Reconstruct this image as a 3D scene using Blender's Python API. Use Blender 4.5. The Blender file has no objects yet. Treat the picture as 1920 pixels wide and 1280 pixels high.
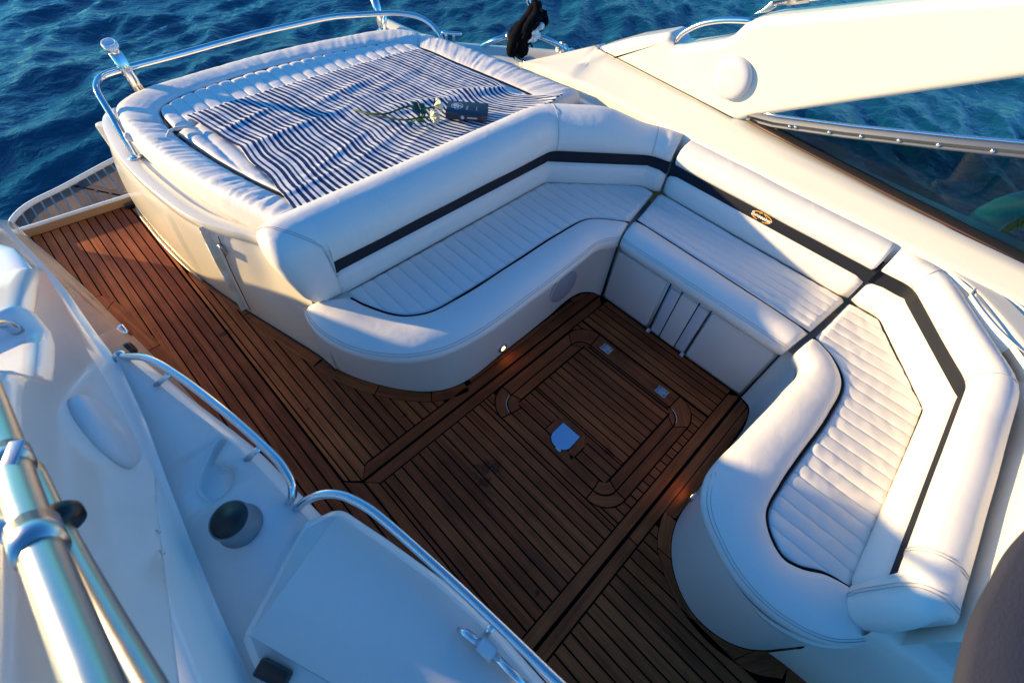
import bpy, bmesh, math, random
from mathutils import Vector, Matrix, noise
from mathutils.geometry import tessellate_polygon
random.seed(7)
scene = bpy.context.scene
COL = scene.collection
PI = math.pi

# ------------------------------------------------------------------ helpers
def R(a): return math.radians(a)

def link(name, me, mat, parent=None, smooth=True):
    o = bpy.data.objects.new(name, me)
    COL.objects.link(o)
    if mat is not None and not me.materials:
        me.materials.append(mat)
    if smooth:
        me.shade_smooth()
    if parent is not None:
        o.parent = parent
        o.matrix_parent_inverse = parent.matrix_world.inverted() if False else Matrix.Translation(-parent.location)
    return o

def tag(o, label=None, cat=None, group=None, kind=None):
    if label: o['label'] = label
    if cat: o['category'] = cat
    if group: o['group'] = group
    if kind: o['kind'] = kind
    return o

def thing(name, label, cat, loc=(0, 0, 0), group=None):
    o = bpy.data.objects.new(name, None)
    COL.objects.link(o)
    o.empty_display_size = .05
    o.location = loc
    return tag(o, label, cat, group)

def mesh(name, verts, faces, mat, parent=None, smooth=True, uvs=None):
    me = bpy.data.meshes.new(name)
    me.from_pydata([tuple(v) for v in verts], [], faces)
    me.update()
    bm = bmesh.new(); bm.from_mesh(me)
    bmesh.ops.recalc_face_normals(bm, faces=bm.faces)
    bm.to_mesh(me); bm.free()
    return link(name, me, mat, parent, smooth)

def bevel(o, w, seg=3, ang=35):
    m = o.modifiers.new('bevel', 'BEVEL'); m.width = w; m.segments = seg
    m.limit_method = 'ANGLE'; m.angle_limit = R(ang); m.harden_normals = False
    return o

def wnormal(o):
    m = o.modifiers.new('wn', 'WEIGHTED_NORMAL'); m.keep_sharp = True
    return o

def subsurf(o, l=1):
    m = o.modifiers.new('sub', 'SUBSURF'); m.levels = l; m.render_levels = l
    return o

def crom(keys, n):
    """Catmull-Rom through keys, n samples per span."""
    P = [Vector(k) for k in keys]
    out = []
    for i in range(len(P) - 1):
        p1, p2 = P[i], P[i + 1]
        p0 = P[i - 1] if i > 0 else p1 * 2 - p2
        p3 = P[i + 2] if i + 2 < len(P) else p2 * 2 - p1
        # centripetal style tangents
        d1 = max((p2 - p1).length, 1e-6)
        d0 = max((p1 - p0).length, 1e-6); d2 = max((p3 - p2).length, 1e-6)
        m1 = ((p1 - p0) / d0 + (p2 - p1) / d1) * .5 * d1
        m2 = ((p2 - p1) / d1 + (p3 - p2) / d2) * .5 * d1
        for j in range(n):
            t = j / n
            out.append(p1 * (2*t**3 - 3*t**2 + 1) + m1 * (t**3 - 2*t**2 + t) + p2 * (-2*t**3 + 3*t**2) + m2 * (t**3 - t**2))
    out.append(P[-1])
    return out

def plen(pts):
    L = [0]
    for a, b in zip(pts, pts[1:]): L.append(L[-1] + (Vector(b) - Vector(a)).length)
    return L

def resample(pts, n):
    pts = [Vector(p) for p in pts]; L = plen(pts); out = []; k = 0
    for i in range(n):
        s = L[-1] * i / (n - 1)
        while k < len(L) - 2 and L[k + 1] < s: k += 1
        t = (s - L[k]) / max(L[k + 1] - L[k], 1e-9)
        out.append(pts[k].lerp(pts[k + 1], t))
    return out

def loft(name, curves, mat, parent=None, closed=False, cap=False, smooth=True):
    """Skin a list of equally long curves. closed: first and last curve join. cap: fill both ends."""
    n = len(curves[0]); m = len(curves)
    V = [tuple(p) for c in curves for p in c]
    F = []
    for i in range(m if closed else m - 1):
        a = i * n; b = ((i + 1) % m) * n
        for j in range(n - 1):
            F.append((a + j, a + j + 1, b + j + 1, b + j))
    if cap:
        F.append([i * n for i in range(m)]); F.append([i * n + n - 1 for i in range(m)][::-1])
    return mesh(name, V, F, mat, parent, smooth)

def tube_bm(V, F, path, r, seg=12, cap=True, radii=None):
    path = [Vector(p) for p in path]
    base = len(V)
    n = len(path)
    up = Vector((0, 0, 1))
    t0 = (path[1] - path[0]).normalized()
    if abs(t0.dot(up)) > .95: up = Vector((1, 0, 0))
    nrm = (up - t0 * up.dot(t0)).normalized()
    for i, p in enumerate(path):
        t = ((path[min(i + 1, n - 1)] - path[max(i - 1, 0)])).normalized()
        nrm = (nrm - t * nrm.dot(t)).normalized()
        bn = t.cross(nrm)
        rr = radii[i] if radii else r
        for k in range(seg):
            a = 2 * PI * k / seg
            V.append(tuple(p + (nrm * math.cos(a) + bn * math.sin(a)) * rr))
    for i in range(n - 1):
        for k in range(seg):
            a = base + i * seg + k; b = base + i * seg + (k + 1) % seg
            F.append((a, b, b + seg, a + seg))
    if cap:
        F.append([base + k for k in range(seg)][::-1])
        F.append([base + (n - 1) * seg + k for k in range(seg)])

def tube(name, path, r, mat, parent=None, seg=12, radii=None):
    V, F = [], []
    tube_bm(V, F, path, r, seg, True, radii)
    return mesh(name, V, F, mat, parent)

def fillet(pts, r, n=6):
    """Round the inner corners of a 3-D polyline."""
    P = [Vector(p) for p in pts]; out = [P[0]]
    for i in range(1, len(P) - 1):
        a, b, c = P[i - 1], P[i], P[i + 1]
        d = min(r, (a - b).length * .48, (c - b).length * .48)
        s = b + (a - b).normalized() * d; e = b + (c - b).normalized() * d
        for j in range(n + 1):
            t = j / n
            out.append(s * (1 - t)**2 + b * 2 * t * (1 - t) + e * t * t)
    out.append(P[-1]); return out

def rotx(axis):  # matrix with z along axis
    return Vector(axis).to_track_quat('Z', 'Y').to_matrix().to_4x4()

def lathe(name, prof, mat, parent=None, at=(0, 0, 0), axis=(0, 0, 1), seg=32, capb=True):
    """prof: list of (r, h)."""
    M = Matrix.Translation(Vector(at)) @ rotx(axis)
    V, F = [], []
    for r, h in prof:
        for k in range(seg):
            a = 2 * PI * k / seg
            V.append(M @ Vector((r * math.cos(a), r * math.sin(a), h)))
    for i in range(len(prof) - 1):
        for k in range(seg):
            a = i * seg + k; b = i * seg + (k + 1) % seg
            F.append((a, b, b + seg, a + seg))
    F.append([k for k in range(seg)]); F.append([(len(prof) - 1) * seg + k for k in range(seg)])
    return mesh(name, V, F, mat, parent)

def prism(name, poly, axis, lo, hi, mat, parent=None, bev=0, seg=3, holes=()):
    """Extrude a 2-D polygon along an axis ('x': poly is (y,z); 'z': poly is (x,y); 'y': poly is (x,z))."""
    def p3(p, h):
        if axis == 'x': return (h, p[0], p[1])
        if axis == 'y': return (p[0], h, p[1])
        return (p[0], p[1], h)
    loops = [list(poly)] + [list(h) for h in holes]
    flat = [p for l in loops for p in l]
    N = len(flat)
    V = [p3(p, lo) for p in flat] + [p3(p, hi) for p in flat]
    F = []
    if holes:
        tri = tessellate_polygon([[Vector((p[0], p[1], 0)) for p in l] for l in loops])
        for t in tri:
            F.append(tuple(t)); F.append(tuple(i + N for i in t[::-1]))
    else:
        F.append(list(range(N))); F.append([i + N for i in range(N)][::-1])
    s = 0
    for l in loops:
        n = len(l)
        for i in range(n):
            a = s + i; b = s + (i + 1) % n
            F.append((a, b, b + N, a + N))
        s += n
    o = mesh(name, V, F, mat, parent, smooth=True)
    if bev:
        bevel(o, bev, seg)
    return o

def box(name, c, s, mat, parent=None, bev=.004, M=None, seg=2):
    V = []
    for sx in (-1, 1):
        for sy in (-1, 1):
            for sz in (-1, 1):
                v = Vector((sx * s[0] / 2, sy * s[1] / 2, sz * s[2] / 2))
                V.append((M @ v if M else v) + Vector(c))
    F = [(0, 1, 3, 2), (4, 6, 7, 5), (0, 4, 5, 1), (2, 3, 7, 6), (0, 2, 6, 4), (1, 5, 7, 3)]
    o = mesh(name, V, F, mat, parent)
    if bev: bevel(o, bev, seg)
    return o

def rrect(x0, x1, y0, y1, r, n=8):
    out = []
    for cx, cy, a0 in ((x1 - r, y1 - r, 0), (x0 + r, y1 - r, 90), (x0 + r, y0 + r, 180), (x1 - r, y0 + r, 270)):
        for k in range(n + 1):
            a = R(a0 + 90 * k / n)
            out.append((cx + r * math.cos(a), cy + r * math.sin(a)))
    return out

def interp(keys):
    """piecewise linear y(x) from sorted keys"""
    K = sorted((k[0], k[1]) for k in keys)
    def f(x):
        if x <= K[0][0]: return K[0][1]
        for (a, b), (c, d) in zip(K, K[1:]):
            if x <= c: return b + (d - b) * (x - a) / max(c - a, 1e-9)
        return K[-1][1]
    return f

def nz(x, y, z=0., s=1.): return noise.noise(Vector((x * s, y * s, z)))

# ------------------------------------------------------------------ materials
def new_mat(name):
    m = bpy.data.materials.new(name); m.use_nodes = True
    nt = m.node_tree; b = nt.nodes['Principled BSDF']
    return m, nt, b

def N(nt, t, **kw):
    n = nt.nodes.new(t)
    for k, v in kw.items():
        if hasattr(n, k): setattr(n, k, v)
        else: n.inputs[k].default_value = v
    return n

def simple(name, col, rough=.5, metal=0, bump=0, bscale=200, spec=.5, coat=0, var=0, vscale=3, sheen=0):
    m, nt, b = new_mat(name)
    b.inputs['Base Color'].default_value = (*col, 1)
    b.inputs['Roughness'].default_value = rough
    b.inputs['Metallic'].default_value = metal
    b.inputs['Specular IOR Level'].default_value = spec
    b.inputs['Coat Weight'].default_value = coat
    b.inputs['Coat Roughness'].default_value = .08
    if sheen: b.inputs['Sheen Weight'].default_value = sheen
    tc = N(nt, 'ShaderNodeTexCoord')
    if var:
        n = N(nt, 'ShaderNodeTexNoise'); n.inputs['Scale'].default_value = vscale; n.inputs['Detail'].default_value = 6
        nt.links.new(tc.outputs['Object'], n.inputs['Vector'])
        mx = N(nt, 'ShaderNodeMix', data_type='RGBA')
        mx.inputs['A'].default_value = (*[c * (1 - var) for c in col], 1)
        mx.inputs['B'].default_value = (*[min(1, c * (1 + var * .6)) for c in col], 1)
        nt.links.new(n.outputs['Fac'], mx.inputs['Factor'])
        nt.links.new(mx.outputs['Result'], b.inputs['Base Color'])
        mr = N(nt, 'ShaderNodeMapRange'); mr.inputs['To Min'].default_value = max(0, rough - .06); mr.inputs['To Max'].default_value = rough + .08
        nt.links.new(n.outputs['Fac'], mr.inputs['Value']); nt.links.new(mr.outputs['Result'], b.inputs['Roughness'])
    if bump:
        n = N(nt, 'ShaderNodeTexNoise'); n.inputs['Scale'].default_value = bscale; n.inputs['Detail'].default_value = 3
        nt.links.new(tc.outputs['Object'], n.inputs['Vector'])
        bp = N(nt, 'ShaderNodeBump'); bp.inputs['Strength'].default_value = bump; bp.inputs['Distance'].default_value = .002
        nt.links.new(n.outputs['Fac'], bp.inputs['Height']); nt.links.new(bp.outputs['Normal'], b.inputs['Normal'])
    return m

def vinyl_mat(name, col, wrinkle=.25):
    """upholstery leather: fine grain and soft shallow creases"""
    m, nt, b = new_mat(name)
    b.inputs['Roughness'].default_value = .42
    b.inputs['Specular IOR Level'].default_value = .45
    tc = N(nt, 'ShaderNodeTexCoord')
    n0 = N(nt, 'ShaderNodeTexNoise'); n0.inputs['Scale'].default_value = 5; n0.inputs['Detail'].default_value = 5
    nt.links.new(tc.outputs['Object'], n0.inputs['Vector'])
    mx = N(nt, 'ShaderNodeMix', data_type='RGBA')
    mx.inputs['A'].default_value = (*[c * .93 for c in col], 1); mx.inputs['B'].default_value = (*col, 1)
    nt.links.new(n0.outputs['Fac'], mx.inputs['Factor']); nt.links.new(mx.outputs['Result'], b.inputs['Base Color'])
    mr = N(nt, 'ShaderNodeMapRange'); mr.inputs['To Min'].default_value = .36; mr.inputs['To Max'].default_value = .55
    nt.links.new(n0.outputs['Fac'], mr.inputs['Value']); nt.links.new(mr.outputs['Result'], b.inputs['Roughness'])
    v = N(nt, 'ShaderNodeTexVoronoi'); v.inputs['Scale'].default_value = 420
    nt.links.new(tc.outputs['Object'], v.inputs['Vector'])
    n1 = N(nt, 'ShaderNodeTexNoise'); n1.inputs['Scale'].default_value = 9; n1.inputs['Detail'].default_value = 4; n1.inputs['Distortion'].default_value = .8
    nt.links.new(tc.outputs['Object'], n1.inputs['Vector'])
    # patches of fine stretched ripples
    mpr = N(nt, 'ShaderNodeMapping'); mpr.inputs['Scale'].default_value = (38, 10, 20); mpr.inputs['Rotation'].default_value = (0, 0, R(28)); nt.links.new(tc.outputs['Object'], mpr.inputs['Vector'])
    rp = N(nt, 'ShaderNodeTexNoise'); rp.inputs['Scale'].default_value = 1; rp.inputs['Detail'].default_value = 2; rp.inputs['Distortion'].default_value = .5; nt.links.new(mpr.outputs['Vector'], rp.inputs['Vector'])
    mk = N(nt, 'ShaderNodeTexNoise'); mk.inputs['Scale'].default_value = 2.3; nt.links.new(tc.outputs['Object'], mk.inputs['Vector'])
    mkr = N(nt, 'ShaderNodeMapRange'); mkr.inputs['From Min'].default_value = .48; mkr.inputs['From Max'].default_value = .66; nt.links.new(mk.outputs['Fac'], mkr.inputs['Value'])
    rm = N(nt, 'ShaderNodeMath', operation='MULTIPLY'); nt.links.new(rp.outputs['Fac'], rm.inputs[0]); nt.links.new(mkr.outputs['Result'], rm.inputs[1])
    b3 = N(nt, 'ShaderNodeBump'); b3.inputs['Strength'].default_value = wrinkle * 1.1; b3.inputs['Distance'].default_value = .006; nt.links.new(rm.outputs['Value'], b3.inputs['Height'])
    b1 = N(nt, 'ShaderNodeBump'); b1.inputs['Strength'].default_value = .12; b1.inputs['Distance'].default_value = .0008
    b2 = N(nt, 'ShaderNodeBump'); b2.inputs['Strength'].default_value = wrinkle; b2.inputs['Distance'].default_value = .012
    nt.links.new(v.outputs['Distance'], b1.inputs['Height']); nt.links.new(n1.outputs['Fac'], b2.inputs['Height'])
    nt.links.new(b2.outputs['Normal'], b3.inputs['Normal']); nt.links.new(b3.outputs['Normal'], b1.inputs['Normal']); nt.links.new(b1.outputs['Normal'], b.inputs['Normal'])
    return m

VINYL = vinyl_mat('white_vinyl', (.80, .775, .74))
VINYL_PAD = vinyl_mat('white_vinyl_pad', (.79, .765, .735), .35)
GEL = simple('cream_gelcoat', (.80, .765, .67), .22, coat=.5, var=.03, vscale=2.5)
GELW = simple('white_gelcoat', (.80, .79, .77), .2, coat=.5, var=.03, vscale=2.5)
GRIP = simple('nonskid_white', (.74, .745, .75), .55, bump=.35, bscale=900, var=.04, vscale=4)
BASE = simple('bench_base_white', (.74, .715, .68), .35, coat=.2, var=.04, vscale=3)
BAND = simple('navy_band', (.008, .011, .022), .6, bump=.2, bscale=500, spec=.25)
PIPE = simple('navy_piping', (.006, .007, .012), .75, spec=.1)
STITCH = simple('stitch_thread', (.42, .42, .44), .7)
GAP = simple('shadow_gap_rubber', (.012, .011, .011), .6)
STEEL = simple('polished_steel', (.78, .78, .79), .13, metal=1, var=.05, vscale=20)
NEARST = simple('satin_steel', (.62, .56, .47), .30, metal=1, var=.06, vscale=30)
STEELB = simple('brushed_steel', (.55, .56, .58), .3, metal=1, bump=.1, bscale=300)
PLAST = simple('grey_white_plastic', (.60, .60, .65), .45, bump=.1, bscale=300)
BLACKP = simple('black_plastic', (.012, .012, .014), .35)
DARKCL = simple('dark_canvas', (.030, .032, .052), .8, bump=.4, bscale=400, var=.15, vscale=12)
BLACKCL = simple('black_cloth', (.004, .004, .006), .95, bump=.5, bscale=150, spec=.1)
WHITEF = simple('white_foam', (.8, .82, .85), .5)
ROPE = simple('white_rope', (.7, .69, .66), .8, bump=.6, bscale=250)
PAGES = simple('book_pages', (.62, .55, .44), .8, bump=.5, bscale=600)
BOOKC = simple('navy_book_cover', (.012, .02, .045), .45, bump=.1, bscale=300)
SILVER = simple('silver_print', (.5, .52, .56), .4, metal=.4)
STEM = simple('rose_stem_green', (.035, .07, .02), .5)
LEAF = simple('rose_leaf_green', (.02, .075, .03), .4, var=.3, vscale=60)
PETAL = simple('rose_petal_cream', (.82, .74, .52), .55, var=.08, vscale=40)
TURQ = simple('turquoise_vinyl', (.05, .80, .58), .3, coat=.3)
YELLOW = simple('yellow_print', (.75, .68, .08), .5)
GOLD = simple('orange_gold_thread', (.75, .33, .03), .5)
WHITET = simple('white_thread', (.8, .78, .74), .6)
RED = simple('red_plastic', (.45, .02, .02), .3)
RUBBERB = simple('brown_rubber_seal', (.1, .05, .035), .5)
CAULK = simple('black_caulk', (.0025, .0025, .0025), .9, spec=.03)

def lampmat():
    m, nt, b = new_mat('warm_lamp')
    b.inputs['Base Color'].default_value = (.9, .7, .4, 1)
    b.inputs['Emission Color'].default_value = (1, .47, .10, 1)
    b.inputs['Emission Strength'].default_value = 14
    return m
LAMP = lampmat()

def teak(name, c0, c1, rough=.55, stains=True):
    """oiled teak; every plank carries its own tone and grain offset in its UVs"""
    m, nt, b = new_mat(name)
    L = nt.links.new
    uv = N(nt, 'ShaderNodeUVMap'); uv.uv_map = 'grain'
    at = N(nt, 'ShaderNodeAttribute'); at.attribute_name = 'tone'
    mp = N(nt, 'ShaderNodeMapping'); mp.inputs['Scale'].default_value = (2.2, 55, 1)
    L(uv.outputs['UV'], mp.inputs['Vector'])
    n = N(nt, 'ShaderNodeTexNoise'); n.inputs['Scale'].default_value = 1; n.inputs['Detail'].default_value = 7; n.inputs['Roughness'].default_value = .65; n.inputs['Distortion'].default_value = .35
    L(mp.outputs['Vector'], n.inputs['Vector'])
    mp2 = N(nt, 'ShaderNodeMapping'); mp2.inputs['Scale'].default_value = (9, 260, 1)
    L(uv.outputs['UV'], mp2.inputs['Vector'])
    n2 = N(nt, 'ShaderNodeTexNoise'); n2.inputs['Scale'].default_value = 1; n2.inputs['Detail'].default_value = 3
    L(mp2.outputs['Vector'], n2.inputs['Vector'])
    cr = N(nt, 'ShaderNodeValToRGB')
    cr.color_ramp.elements[0].position = .3; cr.color_ramp.elements[0].color = (*c0, 1)
    cr.color_ramp.elements[1].position = .72; cr.color_ramp.elements[1].color = (*c1, 1)
    L(n.outputs['Fac'], cr.inputs['Fac'])
    hs = N(nt, 'ShaderNodeHueSaturation')
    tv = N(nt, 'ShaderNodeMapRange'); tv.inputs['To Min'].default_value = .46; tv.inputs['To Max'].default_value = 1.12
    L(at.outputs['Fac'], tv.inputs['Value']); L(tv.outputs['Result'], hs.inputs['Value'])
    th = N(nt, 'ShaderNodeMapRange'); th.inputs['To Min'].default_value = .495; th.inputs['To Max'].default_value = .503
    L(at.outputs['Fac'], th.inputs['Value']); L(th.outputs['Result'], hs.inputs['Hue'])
    L(cr.outputs['Color'], hs.inputs['Color'])
    fine = N(nt, 'ShaderNodeMix', data_type='RGBA', blend_type='MULTIPLY'); fine.inputs['Factor'].default_value = .55
    g = N(nt, 'ShaderNodeMapRange'); g.inputs['From Min'].default_value = .35; g.inputs['From Max'].default_value = .65; g.inputs['To Min'].default_value = .6; g.inputs['To Max'].default_value = 1.1
    L(n2.outputs['Fac'], g.inputs['Value']); L(hs.outputs['Color'], fine.inputs['A']); L(g.outputs['Result'], fine.inputs['B'])
    # damp dark blotches left by drying water
    tc = N(nt, 'ShaderNodeTexCoord')
    n3 = N(nt, 'ShaderNodeTexNoise'); n3.inputs['Scale'].default_value = 2.6; n3.inputs['Detail'].default_value = 5; n3.inputs['Roughness'].default_value = .6
    L(tc.outputs['Object'], n3.inputs['Vector'])
    w = N(nt, 'ShaderNodeMapRange'); w.inputs['From Min'].default_value = .38; w.inputs['From Max'].default_value = .62; w.inputs['To Min'].default_value = .72; w.inputs['To Max'].default_value = 1.08
    L(n3.outputs['Fac'], w.inputs['Value'])
    wet = N(nt, 'ShaderNodeMix', data_type='RGBA', blend_type='MULTIPLY'); wet.inputs['Factor'].default_value = 1
    L(fine.outputs['Result'], wet.inputs['A']); L(w.outputs['Result'], wet.inputs['B'])
    out = wet.outputs['Result']; rin = None
    if stains:
        tot = None
        for (sx, sy, sr) in STAINS:
            sp = N(nt, 'ShaderNodeSeparateXYZ'); L(tc.outputs['Object'], sp.inputs['Vector'])
            nd = N(nt, 'ShaderNodeTexNoise'); nd.inputs['Scale'].default_value = 34; nd.inputs['Detail'].default_value = 4
            L(tc.outputs['Object'], nd.inputs['Vector'])
            off = N(nt, 'ShaderNodeVectorMath', operation='DISTANCE'); off.inputs[1].default_value = (sx, sy, 0)
            L(tc.outputs['Object'], off.inputs[0])
            ad = N(nt, 'ShaderNodeMath', operation='MULTIPLY_ADD'); ad.inputs[1].default_value = sr * 3.2; 
            L(nd.outputs['Fac'], ad.inputs[0]); L(off.outputs['Value'], ad.inputs[2])
            r_ = N(nt, 'ShaderNodeMapRange'); r_.inputs['From Min'].default_value = sr * 2.2; r_.inputs['From Max'].default_value = sr * 2.7
            r_.inputs['To Min'].default_value = 1; r_.inputs['To Max'].default_value = 0
            L(ad.outputs['Value'], r_.inputs['Value'])
            if tot is None: tot = r_.outputs['Result']
            else:
                mxx = N(nt, 'ShaderNodeMath', operation='MAXIMUM'); L(tot, mxx.inputs[0]); L(r_.outputs['Result'], mxx.inputs[1]); tot = mxx.outputs['Value']
        st = N(nt, 'ShaderNodeMix', data_type='RGBA')
        fm = N(nt, 'ShaderNodeMath', operation='MULTIPLY'); fm.inputs[1].default_value = .5
        L(tot, fm.inputs[0]); L(fm.outputs['Value'], st.inputs['Factor'])
        st.inputs['B'].default_value = (.022, .008, .005, 1)
        L(out, st.inputs['A']); out = st.outputs['Result']
        rin = N(nt, 'ShaderNodeMapRange'); rin.inputs['To Min'].default_value = rough; rin.inputs['To Max'].default_value = .25
        L(tot, rin.inputs['Value'])
    L(out, b.inputs['Base Color'])
    if rin: L(rin.outputs['Result'], b.inputs['Roughness'])
    else: b.inputs['Roughness'].default_value = rough
    b.inputs['Specular IOR Level'].default_value = .14
    bp = N(nt, 'ShaderNodeBump'); bp.inputs['Strength'].default_value = .25; bp.inputs['Distance'].default_value = .001
    L(n2.outputs['Fac'], bp.inputs['Height']); L(bp.outputs['Normal'], b.inputs['Normal'])
    return m
STAINS = [(.535, .54, .046), (.58, .515, .034), (.50, .50, .03), (.36, .035, .017), (.86, -.37, .014), (.44, 1.0, .014), (.045, 2.02, .028), (.13, 1.33, .012), (1.02, .20, .022)]
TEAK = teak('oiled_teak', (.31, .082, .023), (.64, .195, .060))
TEAKG = teak('weathered_teak', (.12, .078, .058), (.21, .145, .11), stains=False)

def glass_mat():
    m, nt, b = new_mat('tinted_glass')
    nt.nodes.remove(b)
    L = nt.links.new
    tr = N(nt, 'ShaderNodeBsdfTransparent'); tr.inputs['Color'].default_value = (.46, .50, .51, 1)
    gl = N(nt, 'ShaderNodeBsdfGlossy'); gl.inputs['Roughness'].default_value = .02; gl.inputs['Color'].default_value = (.9, .95, 1, 1)
    fr = N(nt, 'ShaderNodeFresnel'); fr.inputs['IOR'].default_value = 1.45
    mx = N(nt, 'ShaderNodeMixShader')
    fm = N(nt, 'ShaderNodeMath', operation='MULTIPLY'); fm.inputs[1].default_value = .4; L(fr.outputs['Fac'], fm.inputs[0])
    L(fm.outputs['Value'], mx.inputs['Fac']); L(tr.outputs['BSDF'], mx.inputs[1]); L(gl.outputs['BSDF'], mx.inputs[2])
    L(mx.outputs['Shader'], nt.nodes['Material Output'].inputs['Surface'])
    return m
GLASS = glass_mat()

def water_mat():
    m, nt, b = new_mat('sea_water')
    L = nt.links.new
    tc = N(nt, 'ShaderNodeTexCoord')
    n0 = N(nt, 'ShaderNodeTexNoise'); n0.inputs['Scale'].default_value = .35; n0.inputs['Detail'].default_value = 4
    L(tc.outputs['Object'], n0.inputs['Vector'])
    cr = N(nt, 'ShaderNodeValToRGB')
    cr.color_ramp.elements[0].position = .3; cr.color_ramp.elements[0].color = (.001, .032, .075, 1)
    cr.color_ramp.elements[1].position = .75; cr.color_ramp.elements[1].color = (.004, .085, .135, 1)
    L(n0.outputs['Fac'], cr.inputs['Fac']); L(cr.outputs['Color'], b.inputs['Base Color'])
    b.inputs['Roughness'].default_value = .06
    b.inputs['IOR'].default_value = 1.33
    mp = N(nt, 'ShaderNodeMapping'); mp.inputs['Scale'].default_value = (1, 1.5, 1); mp.inputs['Rotation'].default_value = (0, 0, R(25))
    L(tc.outputs['Object'], mp.inputs['Vector'])
    n1 = N(nt, 'ShaderNodeTexNoise'); n1.inputs['Scale'].default_value = 5.5; n1.inputs['Detail'].default_value = 6; n1.inputs['Roughness'].default_value = .55; n1.inputs['Distortion'].default_value = .6
    L(mp.outputs['Vector'], n1.inputs['Vector'])
    bp = N(nt, 'ShaderNodeBump'); bp.inputs['Strength'].default_value = .55; bp.inputs['Distance'].default_value = .05
    L(n1.outputs['Fac'], bp.inputs['Height']); L(bp.outputs['Normal'], b.inputs['Normal'])
    return m
WATER = water_mat()

def towel_mat():
    m, nt, b = new_mat('striped_towel')
    L = nt.links.new
    uv = N(nt, 'ShaderNodeUVMap'); uv.uv_map = 'cloth'
    sp = N(nt, 'ShaderNodeSeparateXYZ'); L(uv.outputs['UV'], sp.inputs['Vector'])
    mu = N(nt, 'ShaderNodeMath', operation='MULTIPLY'); mu.inputs[1].default_value = 52
    L(sp.outputs['X'], mu.inputs[0])
    fr = N(nt, 'ShaderNodeMath', operation='FRACT'); L(mu.outputs['Value'], fr.inputs[0])
    fl = N(nt, 'ShaderNodeMath', operation='FLOOR'); L(mu.outputs['Value'], fl.inputs[0])
    wn = N(nt, 'ShaderNodeTexWhiteNoise', noise_dimensions='1D'); L(fl.outputs['Value'], wn.inputs['W'])
    th = N(nt, 'ShaderNodeMapRange'); th.inputs['To Min'].default_value = .36; th.inputs['To Max'].default_value = .70
    L(wn.outputs['Value'], th.inputs['Value'])
    nn = N(nt, 'ShaderNodeTexNoise'); nn.inputs['Scale'].default_value = 240
    L(uv.outputs['UV'], nn.inputs['Vector'])
    ad = N(nt, 'ShaderNodeMath', operation='MULTIPLY_ADD'); ad.inputs[1].default_value = .10; L(nn.outputs['Fac'], ad.inputs[0]); L(fr.outputs['Value'], ad.inputs[2])
    su = N(nt, 'ShaderNodeMath', operation='SUBTRACT'); L(ad.outputs['Value'], su.inputs[0]); L(th.outputs['Result'], su.inputs[1])
    sm = N(nt, 'ShaderNodeMapRange'); sm.inputs['From Min'].default_value = -.03; sm.inputs['From Max'].default_value = .05
    L(su.outputs['Value'], sm.inputs['Value'])
    # open weave: pale weft yarns show through the navy now and then
    mp = N(nt, 'ShaderNodeMapping'); mp.inputs['Scale'].default_value = (52, 130, 1); L(uv.outputs['UV'], mp.inputs['Vector'])
    vo = N(nt, 'ShaderNodeTexNoise'); vo.inputs['Scale'].default_value = 1.0; vo.inputs['Detail'].default_value = 2; L(mp.outputs['Vector'], vo.inputs['Vector'])
    vm = N(nt, 'ShaderNodeMapRange'); vm.inputs['From Min'].default_value = .55; vm.inputs['From Max'].default_value = .75; vm.inputs['To Max'].default_value = .12
    L(vo.outputs['Fac'], vm.inputs['Value'])
    mx_ = N(nt, 'ShaderNodeMath', operation='MAXIMUM'); L(sm.outputs['Result'], mx_.inputs[0]); L(vm.outputs['Result'], mx_.inputs[1])
    cr = N(nt, 'ShaderNodeMix', data_type='RGBA'); cr.inputs['A'].default_value = (.004, .028, .11, 1); cr.inputs['B'].default_value = (.76, .77, .79, 1)
    L(mx_.outputs['Value'], cr.inputs['Factor'])
    L(cr.outputs['Result'], b.inputs['Base Color'])
    b.inputs['Roughness'].default_value = .9; b.inputs['Specular IOR Level'].default_value = .1
    tc = N(nt, 'ShaderNodeTexCoord')
    n1 = N(nt, 'ShaderNodeTexNoise'); n1.inputs['Scale'].default_value = 450
    L(tc.outputs['Object'], n1.inputs['Vector'])
    bp = N(nt, 'ShaderNodeBump'); bp.inputs['Strength'].default_value = .5; bp.inputs['Distance'].default_value = .002
    L(n1.outputs['Fac'], bp.inputs['Height']); L(bp.outputs['Normal'], b.inputs['Normal'])
    return m
TOWEL = towel_mat()

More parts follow.
